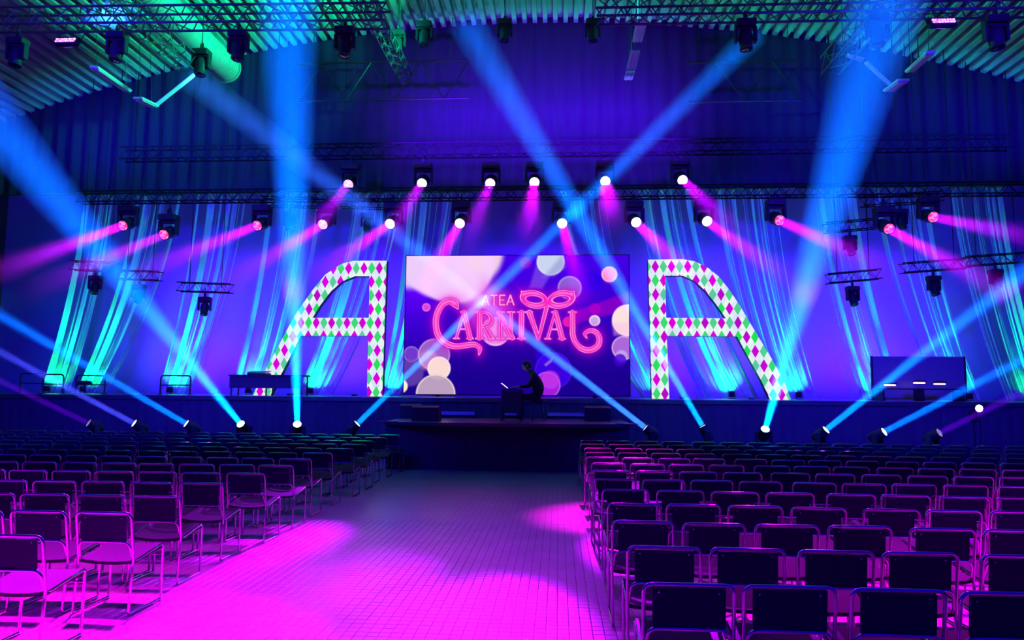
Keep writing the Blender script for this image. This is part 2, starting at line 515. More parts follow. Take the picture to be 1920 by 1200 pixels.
# ------------------------------------------------------------------ LED screen with the show picture
def screen_picture(nx, ny):
    """colours of the show picture, in 3.53x zoomed coordinates of the screen; flat print on a display"""
    gx = np.linspace(78, 1550, nx)
    gy = np.linspace(68, 990, ny)
    X, Y = np.meshgrid(gx, gy)
    ss = lambda a, b, t: np.clip((t - a) / (b - a), 0, 1) ** 2 * (3 - 2 * np.clip((t - a) / (b - a), 0, 1))
    img = np.zeros((ny, nx, 3))
    t = ss(60, 1000, Y)[..., None]
    img[:] = np.array((66, 0, 232)) * (1 - t) + np.array((26, 0, 140)) * t
    sd = ss(500, 60, X)[..., None] * ss(950, 300, Y)[..., None] * 0.6
    img = img * (1 - sd) + np.array((80, 0, 250)) * sd
    def over(m, c):
        nonlocal img
        m = np.clip(m, 0, 1)[..., None]
        img = img * (1 - m) + np.array(c, float) * m
    def disc(cx, cy, r, c, a=1.0, soft=5, rim=0.0, rimc=(255, 240, 250)):
        d = np.hypot(X - cx, Y - cy)
        over(ss(r + soft, r - soft, d) * a, c)
        if rim:
            over(np.exp(-((d - r + 4) / 5) ** 2) * rim, rimc)
    def poly(pts, c, a, soft=14):
        d = np.full(X.shape, 1e9)
        for (x0, y0), (x1, y1) in zip(pts, pts[1:] + pts[:1]):
            L = math.hypot(x1 - x0, y1 - y0)
            d = np.minimum(d, ((x1 - x0) * (Y - y0) - (y1 - y0) * (X - x0)) / L)
        over(ss(-soft, soft, d) * a, c)
    # pale blob top left
    disc(560, 60, 165, (250, 214, 236), 0.95, 28)
    disc(610, 150, 80, (246, 205, 225), 0.6, 40)
    disc(330, 60, 300, (246, 206, 255), 0.95, 20)
    disc(400, 120, 268, (246, 206, 255), 0.97, 16)
    disc(110, 150, 140, (238, 205, 250), 0.95, 36)
    disc(560, 330, 110, (235, 150, 245), 0.7, 90)
    disc(640, 440, 150, (255, 90, 225), 0.75, 80)
    disc(540, 120, 60, (255, 214, 226), 0.5, 50)
    disc(470, 270, 110, (250, 205, 255), 0.8, 40)
    # bokeh
    poly([(950, 110), (1040, 200), (985, 290), (900, 285)], (120, 70, 235), 0.8)
    disc(875, 118, 40, (140, 0, 205), 0.9)
    disc(1040, 110, 92, (208, 222, 240), 0.96, 5, 0.4)
    poly([(1000, 205), (1120, 60), (1135, 150), (1060, 205)], (150, 150, 215), 0.6, 20)
    disc(1165, 285, 78, (134, 112, 210), 0.92, 5, 0.6, (205, 190, 250))
    disc(1310, 245, 66, (38, 0, 235), 0.7)
    disc(1425, 195, 52, (250, 150, 190), 1, 4, 0.5)
    disc(1425, 215, 38, (255, 130, 180), 0.5, 15)
    poly([(1200, 440), (1550, 310), (1550, 430), (1210, 520)], (140, 0, 200), 0.85, 12)
    disc(1330, 425, 38, (190, 0, 200), 0.6)
    disc(1328, 502, 35, (196, 180, 232), 1, 4, 0.9)
    disc(1545, 500, 105, (252, 226, 226), 1, 5, 0.6)
    poly([(1440, 520), (1550, 510), (1550, 600), (1450, 600)], (255, 190, 230), 0.5, 14)
    disc(1515, 680, 78, (206, 130, 232), 0.8, 5, 0.5)
    disc(1500, 735, 40, (214, 200, 240), 0.6, 8)
    disc(1490, 760, 40, (66, 0, 214), 0.8)
    disc(218, 415, 28, (235, 70, 225), 0.95, 4, 0.3)
    disc(1155, 510, 35, (255, 40, 170), 0.9)
    disc(125, 728, 53, (130, 70, 215), 0.8, 5, 0.3)
    disc(120, 850, 90, (120, 84, 180), 0.7, 14)
    disc(275, 730, 106, (186, 120, 206), 0.8, 5, 0.4)
    disc(240, 770, 66, (226, 150, 200), 0.6, 18)
    disc(310, 820, 76, (252, 218, 214), 1, 5, 0.7)
    disc(290, 990, 130, (196, 168, 196), 0.95, 6, 0.8, (250, 235, 215))
    disc(60, 940, 44, (255, 244, 205), 1, 6, 0.5)
    disc(680, 575, 95, (250, 196, 245), 0.95, 6, 0.7)
    disc(1000, 740, 56, (44, 0, 225), 0.8)
    disc(1060, 830, 120, (64, 0, 238), 0.85, 5, 0.3, (100, 60, 250))
    disc(1020, 925, 86, (170, 30, 225), 0.95, 5, 0.3)
    disc(1040, 890, 60, (200, 60, 235), 0.7, 8)
    poly([(1000, 790), (1060, 740), (1050, 775), (1010, 805)], (140, 110, 225), 0.9, 6)
    # ------------ lettering as distance to strokes
    D = np.full(X.shape, 1e9)
    GROW = 1.0
    def seg(x0, y0, x1, y1, w0, w1=None):
        nonlocal D
        w1 = w0 if w1 is None else w1
        vx, vy = x1 - x0, y1 - y0
        t = np.clip(((X - x0) * vx + (Y - y0) * vy) / (vx * vx + vy * vy + 1e-9), 0, 1)
        D = np.minimum(D, np.hypot(X - x0 - t * vx, Y - y0 - t * vy) - (w0 + (w1 - w0) * t))
    def stroke(p, ws):
        for k in range(len(p) - 1):
            seg(*p[k], *p[k + 1], ws[k], ws[k + 1])
    def spl(p, m=6):
        q = [p[0]] + p + [p[-1]]
        out = []
        for i in range(1, len(q) - 2):
            for k in range(m):
                t = k / m
                a, b, c, d = (np.array(z, float) for z in q[i - 1:i + 3])
                out.append(tuple(0.5 * (2 * b + (c - a) * t + (2 * a - 5 * b + 4 * c - d) * t * t + (3 * b - a - 3 * c + d) * t ** 3)))
        return out + [p[-1]]
    def sw(p, w):
        s = spl(p)
        u = np.linspace(0, len(w) - 1, len(s))
        stroke(s, list(np.interp(u, range(len(w)), w)))
    # C with its swash
    sw([(428, 424), (410, 388), (372, 374), (325, 396), (294, 452), (283, 520), (298, 594), (340, 646), (410, 674), (480, 668), (540, 662), (576, 686), (572, 730)],
       [5, 20, 20, 20, 20, 20, 20, 20, 19, 18, 17, 16, 4])
    seg(428, 424, 392, 388, 5, 17)
    top, bot = 450, 618
    def serif(x, y, h=24): seg(x - h, y, x + h, y, 5)
    def stem(x, w=17): seg(x, top, x, bot, w); serif(x, top - 4); serif(x, bot + 4)
    def letA(c, l, r):
        seg(c, top, l, bot, 9); seg(c + 2, top, r, bot, 17); seg((c + l) / 2 - 4, 560, (c + r) / 2 + 6, 560, 5)
        serif(l, bot + 4, 18); serif(r, bot + 4, 20); seg(c - 20, top - 4, c + 8, top - 4, 5)
    letA(468, 422, 512)
    stem(574)
    sw([(578, 452), (620, 452), (648, 480), (640, 525), (600, 540), (580, 540)], [6, 8, 13, 13, 8, 6])
    seg(606, 540, 650, 616, 9, 13); serif(655, bot + 4, 14)
    stem(712, 10); stem(782, 10); seg(700, 452, 790, 616, 16)
    stem(850)
    seg(902, top, 962, bot, 18, 12); seg(964, bot, 1019, 395, 10, 14); serif(898, top - 4, 22)
    letA(1070, 1022, 1116)
    seg(1184, top, 1184, 590, 17); serif(1184, top - 4)
    sw([(1184, 590), (1200, 640), (1240, 684), (1296, 696), (1346, 668), (1358, 618), (1336, 578), (1296, 568), (1264, 588), (1276, 616)], [17, 17, 18, 19, 19, 18, 16, 14, 11, 4])
    # mask
    U = np.abs(X - 1021)
    body = np.maximum(np.hypot((U - 88) / 1.0, (Y - 345) / 0.62) - 92, 0)
    Dm = np.hypot((U - 88) / 94, (Y - 362 + (U - 88) * 0.16) / 60) * 60 - 60
    tip = np.maximum(np.maximum((304 + (174 - U) * 0.12) - Y, U - 176), Y - 360)
    tip = np.maximum(tip, 100 - U)
    Dm = np.minimum(Dm, tip)
    eye = (np.hypot((U - 87) / 54, (Y - 362 + (U - 87) * 0.1) / 23) - 1) * 23
    D = np.minimum(D, np.maximum(Dm, -eye))
    # small word above
    D0 = D.copy()
    D = np.full(X.shape, 1e9)
    a, b = 334, 398
    seg(611, a, 588, b, 6); seg(611, a, 634, b, 6); seg(598, 378, 624, 378, 5)
    seg(648, a, 688, a, 6); seg(668, a, 668, b, 6)
    seg(706, a, 706, b, 6); seg(706, a, 738, a, 6); seg(706, 366, 732, 366, 5); seg(706, b, 738, b, 6)
    seg(776, a, 753, b, 6); seg(776, a, 799, b, 6); seg(763, 378, 789, 378, 5)
    D1, D = D, D0
    glow = np.exp(-np.clip(D, 0, None) / 26)
    over(glow * 0.6, (240, 0, 210))
    over(np.exp(-np.clip(D - 3, 0, None) / 5) * 0.35 * (D > 0), (150, 0, 180))
    over(ss(2.0, -2.0, D), (255, 120, 215))
    over(ss(-2.5, -6, D), (250, 20, 190))
    over(ss(-6.5, -12, D) * 0.85, (255, 70, 205))
    over(ss(-11, -15, D) * 0.6, (255, 150, 225))
    over(np.exp(-((D + 2.0) / 1.8) ** 2) * (0.55 + 0.45 * np.sin(X * 0.05 + Y * 0.03)), (255, 190, 240))
    over(np.exp(-np.clip(D1, 0, None) / 9) * 0.5, (225, 0, 170))
    over(ss(1.6, -1.6, D1), (250, 50, 185))
    over(ss(-1.5, -4.5, D1) * 0.9, (255, 205, 235))
    # grey LED pixel grid
    return np.clip(img, 0, 255)

nx, ny = 520, 325
img = screen_picture(nx, ny)
li = img / 255
li = np.where(li <= 0.04045, li / 12.92, ((li + 0.055) / 1.055) ** 2.4)
YS = 20.3
tl, tr, bl, br = P(762, 480, YS), P(1179, 478.5, YS), P(757, 738.5, YS), P(1180, 742, YS)
sx0, sx1 = (tl.x + bl.x) / 2, (tr.x + br.x) / 2
sz0, sz1 = (bl.z + br.z) / 2, (tl.z + tr.z) / 2
scr = thing('led_screen', 'large lit screen with pink CARNIVAL lettering over bokeh discs', 'screen', ((sx0 + sx1) / 2, YS, sz0))
hw_, hh = (sx1 - sx0) / 2, sz1 - sz0
me = bpy.data.meshes.new('display')
vx = np.linspace(-hw_, hw_, nx)
vz = np.linspace(hh, 0, ny)
GX, GZ = np.meshgrid(vx, vz)
co = np.stack([GX, np.zeros_like(GX), GZ], -1).reshape(-1, 3)
idx = np.arange(nx * ny).reshape(ny, nx)
q = np.stack([idx[:-1, :-1], idx[1:, :-1], idx[1:, 1:], idx[:-1, 1:]], -1).reshape(-1, 4)
me.vertices.add(len(co))
me.vertices.foreach_set('co', co.ravel().astype(np.float32))
me.loops.add(q.size)
me.loops.foreach_set('vertex_index', q.ravel().astype(np.int32))
me.polygons.add(len(q))
me.polygons.foreach_set('loop_start', np.arange(0, q.size, 4, dtype=np.int32))
me.update()
at = me.color_attributes.new('picture', 'FLOAT_COLOR', 'POINT')
at.data.foreach_set('color', np.concatenate([li.reshape(-1, 3), np.ones((nx * ny, 1))], 1).ravel().astype(np.float32))
m = bpy.data.materials.new('screen_picture')
m.use_nodes = True
nt = m.node_tree
nt.nodes.clear()
o_ = nt.nodes.new('ShaderNodeOutputMaterial')
e_ = nt.nodes.new('ShaderNodeEmission')
a_ = nt.nodes.new('ShaderNodeVertexColor')
a_.layer_name = 'picture'
nt.links.new(a_.outputs[0], e_.inputs[0])
nt.links.new(e_.outputs[0], o_.inputs[0])
m.cycles.emission_sampling = 'NONE'
me.materials.append(m)
tag(link('display', me, scr), 'glowing show picture with ATEA CARNIVAL and a mask')
MB().box((-hw_ - 0.03, 0.012, -0.03), (hw_ + 0.03, 0.14, hh + 0.03), bev=0.01).build('housing', BLACK, scr)
for s in (-0.7, 0, 0.7):
    MB().box((s * hw_ - 0.05, 0.15, SZ - sz0), (s * hw_ + 0.05, 0.23, hh * 0.9)).build('support_post', BLACKM, scr)

# ------------------------------------------------------------------ harlequin letters
def harlequin():
    m = bpy.data.materials.new('harlequin_display')
    m.use_nodes = True
    nt = m.node_tree
    nt.nodes.clear()
    N = nt.nodes.new
    L = nt.links.new
    def math_(op, a, b=None):
        n = N('ShaderNodeMath')
        n.operation = op
        for i, v in enumerate((a, b)):
            if v is None: continue
            if isinstance(v, (int, float)): n.inputs[i].default_value = v
            else: L(v, n.inputs[i])
        return n.outputs[0]
    tc = N('ShaderNodeTexCoord')
    sp = N('ShaderNodeSeparateXYZ')
    L(tc.outputs['Object'], sp.inputs[0])
    u = math_('DIVIDE', sp.outputs['X'], 0.2225)
    v = math_('DIVIDE', sp.outputs['Z'], 0.391)
    iu, iv = math_('ROUND', u), math_('ROUND', v)
    au = math_('ABSOLUTE', math_('SUBTRACT', u, iu))
    av = math_('ABSOLUTE', math_('SUBTRACT', v, iv))
    inside = math_('LESS_THAN', math_('ADD', au, av), 0.47)
    par = math_('ABSOLUTE', math_('SUBTRACT', math_('MODULO', math_('ABSOLUTE', math_('ADD', iu, iv)), 2.0), 0.0))
    cb = N('ShaderNodeCombineXYZ')
    L(iu, cb.inputs[0]); L(iv, cb.inputs[1])
    wn = N('ShaderNodeTexWhiteNoise')
    L(cb.outputs[0], wn.inputs['Vector'])
    def mix(fac, a, b):
        n = N('ShaderNodeMix')
        n.data_type = 'RGBA'
        L(fac, n.inputs[0])
        for i, c in ((6, a), (7, b)):
            if isinstance(c, tuple): n.inputs[i].default_value = (*c, 1)
            else: L(c, n.inputs[i])
        return n.outputs[2]
    green = mix(wn.outputs['Value'], lin((30, 225, 80)), lin((95, 200, 165)))
    mag = mix(wn.outputs['Value'], lin((225, 0, 225)), lin((180, 10, 200)))
    colr = mix(par, mag, green)
    # white field: alternating lighter and greyer lozenges
    iu2, iv2 = math_('FLOOR', math_('ADD', u, v)), math_('FLOOR', math_('SUBTRACT', u, v))
    cb2 = N('ShaderNodeCombineXYZ')
    L(iu2, cb2.inputs[0]); L(iv2, cb2.inputs[1])
    wn2 = N('ShaderNodeTexWhiteNoise')
    L(cb2.outputs[0], wn2.inputs['Vector'])
    white = mix(wn2.outputs['Value'], lin((215, 225, 250)), lin((235, 250, 240)))
    c = mix(inside, white, colr)
    e = N('ShaderNodeEmission')
    L(c, e.inputs[0])
    e.inputs[1].default_value = 1.0
    o = N('ShaderNodeOutputMaterial')
    L(e.outputs[0], o.inputs[0])
    return m
HARL = harlequin()
def letter(outer, hole, org, label):
    Y = 20.0
    O = P(*org, Y)
    zb = SZ - O.z
    def cv(pts):
        out = []
        for x_, y_ in pts:
            p = P(x_, y_, Y)
            z = p.z - O.z
            if y_ > 738: z = zb
            out.append((p.x - O.x, z))
        return out
    t = thing('letter_display', label, 'letter', O, 'pair of giant harlequin letters')
    po, ph = cv(outer), cv(hole)
    MB().prism([po, ph], -0.012, 0.0, 0).build('face', HARL, t)
    MB().prism([po, ph], 0.002, 0.22, 0).build('body', BLACK, t)
    for k in (0.25, 0.75):
        a = min(p[0] for p in po); b = max(p[0] for p in po)
        q = a + (b - a) * k
        MB().box((q - 0.03, 0.22, zb), (q + 0.03, 0.62, zb + 0.05)).build('foot', BLACKM, t)
    return t
letter([(725, 489), (663, 489), (640, 495), (610, 515), (587, 543), (563, 577), (550, 597), (532, 630), (496, 697), (474, 740), (507, 740), (528, 700), (564, 630),
        (691, 630), (688, 740), (717, 740)],
       [(693, 518), (665, 518), (641, 528), (620, 547), (600, 573), (586, 596), (692, 596)], (711.5, 503),
       'giant letter A of magenta and green diamonds, its curved leg to the left')
letter([(1215, 487), (1280, 486), (1302, 490), (1327, 502), (1347, 518), (1367, 543), (1387, 573), (1401, 597), (1421, 630), (1447, 673), (1470, 715), (1483, 747), (1444, 747),
        (1427, 713), (1407, 677), (1382, 631), (1250, 630), (1255, 746), (1222, 746)],
       [(1247, 517), (1280, 517), (1303, 527), (1323, 546), (1340, 567), (1361, 597), (1249, 596)], (1228.5, 500),
       'giant letter A of magenta and green diamonds, its curved leg to the right')

# ------------------------------------------------------------------ sheer drapes with their uplights
def drape_mat():
    m = bpy.data.materials.new('sheer_drape')
    m.use_nodes = True
    nt = m.node_tree
    nt.nodes.clear()
    N, L = nt.nodes.new, nt.links.new
    o = N('ShaderNodeOutputMaterial')
    tr, df, tl_ = N('ShaderNodeBsdfTransparent'), N('ShaderNodeBsdfDiffuse'), N('ShaderNodeBsdfTranslucent')
    df.inputs[0].default_value = tl_.inputs[0].default_value = (0.8, 0.82, 0.84, 1)
    a, b = N('ShaderNodeMixShader'), N('ShaderNodeMixShader')
    a.inputs[0].default_value = 0.4
    L(df.outputs[0], a.inputs[1]); L(tl_.outputs[0], a.inputs[2])
    at_ = N('ShaderNodeAttribute')
    at_.attribute_name = 'weave'
    L(at_.outputs['Fac'], b.inputs[0])
    L(tr.outputs[0], b.inputs[1]); L(a.outputs[0], b.inputs[2])
    L(b.outputs[0], o.inputs[0])
    return m
SHEER = drape_mat()
GRN_LENS = mat('green_lamp', (0.1, 0.5, 0.3), 0.3, emit=(0.1, 1.0, 0.5), strength=1.5)
def drape(top, bot, label, seed, power, yb=743):
    rng = random.Random(seed)
    Yd = 21.7 + rng.uniform(-0.1, 0.1)
    a0, a1 = P(top[0], 355, Yd), P(top[1], 352, Yd)
    b0, b1 = P(bot[0], yb, Yd), P(bot[1], yb, Yd)
    zt, zb_ = zb + 0.12, SZ + 0.01
    ns, nt_ = 220, 26
    wv = np.full(ns + 1, 0.025)                                  # cloth is dense where it is gathered
    for q in range(rng.randint(4, 6)):
        c_, w_ = rng.randint(2, ns - 12), rng.randint(8, 16)
        wv[c_:c_ + w_] = rng.uniform(0.75, 0.95)
    for q in range(rng.randint(10, 15)):
        c_ = rng.randint(1, ns - 3)
        wv[c_:c_ + rng.randint(2, 4)] = rng.uniform(0.35, 0.75)
    wv[rng.choice((0, ns - 14)):][:14] = 0.9
    nf = rng.randint(7, 10)
    ph = [rng.uniform(0, 6.28) for _ in range(4)]
    am = rng.uniform(0.05, 0.075)
    base = Vector(((b0.x + b1.x) / 2, Yd, SZ))
    v, f, uvs = [], [], []
    for j in range(nt_ + 1):
        t = j / nt_
        w = 0.25 * t + 0.75 * t ** 1.9
        for i in range(ns + 1):
            s = i / ns
            s2 = s + 0.035 * math.sin(6.28 * nf * s + ph[0]) * 1.2 / nf * 2 + 0.05 * math.sin(6.28 * s * 2.3 + ph[1])
            x0 = a0.x + (a1.x - a0.x) * s2
            x1 = b0.x + (b1.x - b0.x) * s2
            x = x0 + (x1 - x0) * w
            dy = am * math.sin(6.28 * nf * s + ph[0] + 0.7 * math.sin(t * 2 + ph[2])) + 0.04 * math.sin(6.28 * s * (nf * 0.43) + ph[3])
            v.append((x - base.x, dy * (0.6 + 0.4 * t), zt + (zb_ - zt) * t - SZ))
            uvs.append(min(1.0, max(wv[i], wv[i] + 0.3 * max(0, t - 0.72) / 0.28)))
    for j in range(nt_):
        for i in range(ns):
            k = j * (ns + 1) + i
            f.append((k, k + 1, k + ns + 2, k + ns + 1))
    t = thing('sheer_drape', label, 'drape', base, 'slanting sheer drapes behind the stage')
    mb = MB().add(v, f)
    me = mb.mesh('cloth', SHEER, 80)
    at_ = me.attributes.new('weave', 'FLOAT', 'POINT')
    at_.data.foreach_set('value', np.array(uvs, dtype=np.float32))
    link('cloth', me, t)
    MB().tube([(a0.x - base.x - 0.1, 0, zt - SZ + 0.02), (a1.x - base.x + 0.1, 0, zt - SZ + 0.02)], 0.024, 8).build('top_pipe', BLACKM, t)
    lo = Vector((base.x, Yd - 0.42, SZ))
    u = thing('uplight', 'small black uplight at the foot of the ' + label.replace('sheer drape', 'drape'), 'light', lo, 'uplights at the feet of the drapes')
    mb = MB()
    mb.lathe([(0.03, 0.045), (0.075, 0.05), (0.085, 0.07), (0.085, 0.19), (0.095, 0.20), (0.095, 0.215), (0.08, 0.215), (0.08, 0.2)], 16)
    mb.build('can', BLACKM, u, smooth=40)
    MB().lathe([(0.0785, 0.196), (0.0785, 0.204)], 16).build('lens', GRN_LENS, u)
    MB().tube(fillet([(-0.1, 0, 0.14), (-0.1, 0, 0.01), (0.1, 0, 0.01), (0.1, 0, 0.14)], 0.03), 0.008, 6).build('bracket', BLACKM, u)
    dd = Vector(((a0.x + a1.x) / 2 - base.x, 0.42, 7.0)).normalized()
    area('uplight_glow', lo + Vector((0, 0, 0.225)), dd * 0.4 + Vector((0, 0.75, 0.35)), 0.15, power * 0.8, (0.0, 1.0, 0.12), math.radians(100))
    area('uplight_glow', lo + Vector((0.12 if a0.x > base.x else -0.12, 0, 0.225)), dd + Vector((0, 0.03, 0)), 0.15, power * 1.15, (0.0, 0.85, 0.42), math.radians(40))
    return t
DR = [((165, 215), (82, 128)), ((255, 345), (142, 200)), ((375, 470), (300, 362)), ((500, 610), (432, 520)), ((655, 755), (556, 625)), ((770, 880), (716, 756)),
      ((1050, 1140), (1202, 1248)), ((1195, 1290), (1312, 1420)), ((1345, 1450), (1448, 1530)), ((1505, 1600), (1596, 1690)), ((1640, 1735), (1768, 1836)), ((1785, 1880), (1890, 1968))]
DL = ['narrow leftmost sheer drape behind the guard rails', 'wider sheer drape beside the leftmost one', 'sheer drape third from the left edge', 'sheer drape behind the left letter',
      'sheer drape between the legs of the left letter', 'slim sheer drape between left letter and screen', 'slim sheer drape between screen and right letter',
      'sheer drape between the legs of the right letter', 'sheer drape just outside the right letter', 'sheer drape left of the dark acrylic panel', 'sheer drape right of the dark acrylic panel',
      'rightmost sheer drape cut by the frame']
for i, ((t_, b_), l_) in enumerate(zip(DR, DL)):
    drape(t_, b_, l_, i + 1, (34, 34, 34, 30, 30, 26, 26, 40, 40, 24, 24, 30)[i])

# ------------------------------------------------------------------ moving heads and their beams in the haze
def head_meshes():
    r = {}
    r['base'] = MB().box((-0.17, -0.12, 0.0), (0.17, 0.12, 0.13), bev=0.015).mesh('base', BLACK, 30)
    y = MB()
    pts = [(-0.165, 0, 0.36), (-0.165, 0, 0.16), (0.165, 0, 0.16), (0.165, 0, 0.36)]
    rings = []
    for p in fillet(pts, 0.05, 4):
        rings.append(p)
    for s in (-1, 1):
        y.box((s * 0.165 - 0.025, -0.06, 0.15), (s * 0.165 + 0.025, 0.06, 0.41), bev=0.008)
    y.box((-0.19, -0.065, 0.132), (0.19, 0.065, 0.175), bev=0.008)
    r['yoke'] = y.mesh('yoke', BLACK, 30)
    r['head'] = MB().lathe([(0.05, -0.19), (0.095, -0.175), (0.115, -0.12), (0.125, -0.02), (0.115, 0.05), (0.105, 0.13), (0.112, 0.15), (0.112, 0.185), (0.098, 0.185), (0.096, 0.172)], 20, axis='Y').mesh('head', BLACK, 35)
    r['lens'] = MB().lathe([(0.0955, 0.171), (0.0955, 0.176), (0.06, 0.182), (0.0, 0.184)], 20, axis='Y')
    r['clamp'] = MB().box((-0.03, -0.03, -0.09), (0.03, 0.03, 0.0)).tube([(0, 0.05 * math.cos(a), -0.12 + 0.05 * math.sin(a)) for a in [k * 0.5 for k in range(11)]], 0.012, 6).mesh('clamp', BLACKM, 30)
    return r
HM = head_meshes()
LENS_ME = {}
def lens_me(m):
    if m.name not in LENS_ME:
        LENS_ME[m.name] = HM['lens'].mesh('lens', m, 40)
    return LENS_ME[m.name]
def moving_head(lens_pos, d, scale, lens, label, group, hung):
    """a moving head whose lens sits at lens_pos and looks along d; hung ones are upside down under a truss"""
    d = Vector(d).normalized()
    piv = Vector(lens_pos) - d * 0.18 * scale
    base = piv + Vector((0, 0, 0.36 * scale if hung else -0.36 * scale))
    t = thing('moving_head_light', label, 'light', base, group)
    pan = math.atan2(-d.x, d.y)
    for nm in ('base', 'yoke') + (('clamp',) if hung else ()):
        o = link(nm, HM[nm], t)
        o.scale = (scale,) * 3
        o.rotation_euler = (math.pi if hung else 0, 0, 0 if nm != 'yoke' else pan)
    o = link('head', HM['head'], t, piv - base)
    o.scale = (scale,) * 3
    o.rotation_mode = 'QUATERNION'
    o.rotation_quaternion = d.to_track_quat('Y', 'Z')
    g = link('lens', lens_me(lens), o)
    return t, base

def haze_cone(name, a, d, Lg, r0, r1, m, label):
    n = 24
    v = [(r * math.cos(6.28319 * i / n), r * math.sin(6.28319 * i / n), z) for z, r in ((0, r0), (1, r1)) for i in range(n)]
    f = [(i, (i + 1) % n, n + (i + 1) % n, n + i) for i in range(n)] + [tuple(range(n))[::-1], tuple(range(n, 2 * n))]
    o = MB().add(v, f).build(name, m, None, a)
    o.rotation_mode = 'QUATERNION'
    o.rotation_quaternion = d.to_track_quat('Z', 'Y')
    o.scale = (1, 1, Lg)
    return tag(o, label, 'haze', 'light beams in the haze', 'stuff')

# floor lights: start pixel, end pixel, depth of the end, beam width there in pixels, watts, colour, lens
CY, BV, VV = (0.0, 0.125, 1.0), (0.06, 0.07, 1.0), (0.15, 0.0, 1.0)
FLOOR_B = [
    (180, 790, -70, 681, 15.0, 18, 4, VV, 'faint violet'),
    (265, 790, -60, 628, 14.5, 22, 14, BV, 'thin pale blue'),
    (362, 792, -60, 556, 14.0, 30, 36, CY, 'flat blue'),
    (458, 790, -60, 165, 9.5, 105, 120, CY, 'wide steep blue'),
    (558, 790, 539, -60, 9.0, 115, 150, CY, 'upright blue'),
    (660, 790, 1418, 62, 17.6, 46, 62, CY, 'blue'),
    (1222, 796, 352, 138, 17.6, 56, 56, (0.02, 0.12, 1.0), 'blue'),
    (1325, 798, 872, 40, 17.8, 64, 95, CY, 'steep blue'),
    (1432, 800, 1672, -40, 9.5, 140, 160, CY, 'wide upright blue'),
    (1537, 802, 1990, 455, 14.0, 44, 64, CY, 'flat blue'),
    (1644, 803, 1990, 636, 14.5, 28, 34, CY, 'thin blue'),
    (1747, 803, 1990, 700, 15.0, 22, 5, VV, 'faint violet')]
for i, (sx, sy, ex, ey, Ye, wpx, Wt, c, adj) in enumerate(FLOOR_B):
    s = P(sx, sy, 17.0)
    e = P(ex, ey, Ye)
    Wt = Wt * 1.5
    d = (e - s).normalized()
    s = Vector((s.x, 17.0, RZ + 0.36)) + d * 0.18
    d = (e - s).normalized()
    Lg = (e - s).length
    r1 = wpx / 2 / F * (e - EYE).dot(fwd)
    r0 = 0.072
    faint = Wt < 10
    side = 'left' if i < 6 else 'right'
    num = ORD[6 - i] if i < 6 else ORD[i - 5]
    moving_head(s, d, 0.78 if False else 1.0, LENS_DIM if faint else LENS_W, '%s floor light outward from the thrust stage on its %s' % (num, side), 'floor lights on the risers', False)
    half = (r1 - r0) / Lg
    area('floor_light_glow', s + d * 0.02, d, 2 * r0 * 0.9, Wt, c, 2 * math.atan(half) * 1.5)
    haze_cone('light_beam', s + d * 0.03, d, Lg, r0, r1 * 1.15, HAZE_B, '%s beam rising from the %s floor light %s of the thrust stage' % (adj, num, side))

# lights on the two stage trusses
YU, YL = 19.3, 19.0
UPPER = [(653, 346, 520, 520, LENS_PW, 60), (791, 344, 700, 500, LENS_HOT, 60), (919, 344, 862, 500, LENS_HOT, 70), (1002, 342, 985, 470, LENS_HOT, 150), (1135, 340, 1150, 430, LENS_HOT, 170), (1280, 338, 1420, 480, LENS_HOT, 90)]
LOWER = [(230, 423, -90, 540, LENS_P, 130), (307, 440, 20, 560, LENS_P, 80), (482, 423, 190, 540, LENS_P, 110), (605, 421, 380, 560, LENS_PW, 90), (731, 420, 540, 550, LENS_HOT, 100),
         (862, 419, 760, 600, LENS_HOT, 100), (1054, 419, 1105, 600, LENS_HOT, 80), (1193, 417, 1330, 550, LENS_HOT, 100), (1326, 415, 1530, 560, LENS_HOT, 100),
         (1462, 413, 1720, 530, LENS_P, 110), (1667, 429, 1980, 600, LENS_P, 110), (1750, 407, 2060, 470, LENS_P, 70)]
PINK = (0.45, 0.0, 0.85)
for row, Yr, up in ((UPPER, YU, True), (LOWER, YL, False)):
    for i, (sx, sy, ex, ey, lm, Wt) in enumerate(row):
        s, e = P(sx, sy, Yr), P(ex, ey, 13.5)
        d = (e - s).normalized()
        Lg = (e - s).length
        where = 'upper' if up else 'lower'
        tone = {'lens_pink': 'magenta', 'lens_pale_pink': 'pale pink', 'lens_hot': 'white hot'}[lm.name]
        lab = '%s light %s from the left in the %s row above the stage' % (tone, ORD[i + 1], where)
        t, base = moving_head(s, d, 1.42, lm, lab, 'lights of the %s row above the stage' % where, True)
        zt_ = (P(653, 346, YU).z + 0.36 * 1.42 + 0.30) if up else (P(605, 421, YL).z + 0.36 * 1.42 + 0.20)
        MB().tube([(0, 0.02, 0.02), (0, 0.02, max(0.1, zt_ - base.z))], 0.018, 6).build('drop_pipe', BLACKM, t)
        r0 = 0.128
        area('stage_light_glow', s + d * 0.03, d, 2 * r0 * 0.9, Wt * 0.5, PINK, math.radians(7.5))
        haze_cone('light_beam', s + d * 0.04, d, Lg, r0, r0 + Lg * 0.062, HAZE_P, 'magenta beam falling from the %s light of the %s row' % (ORD[i + 1], where))

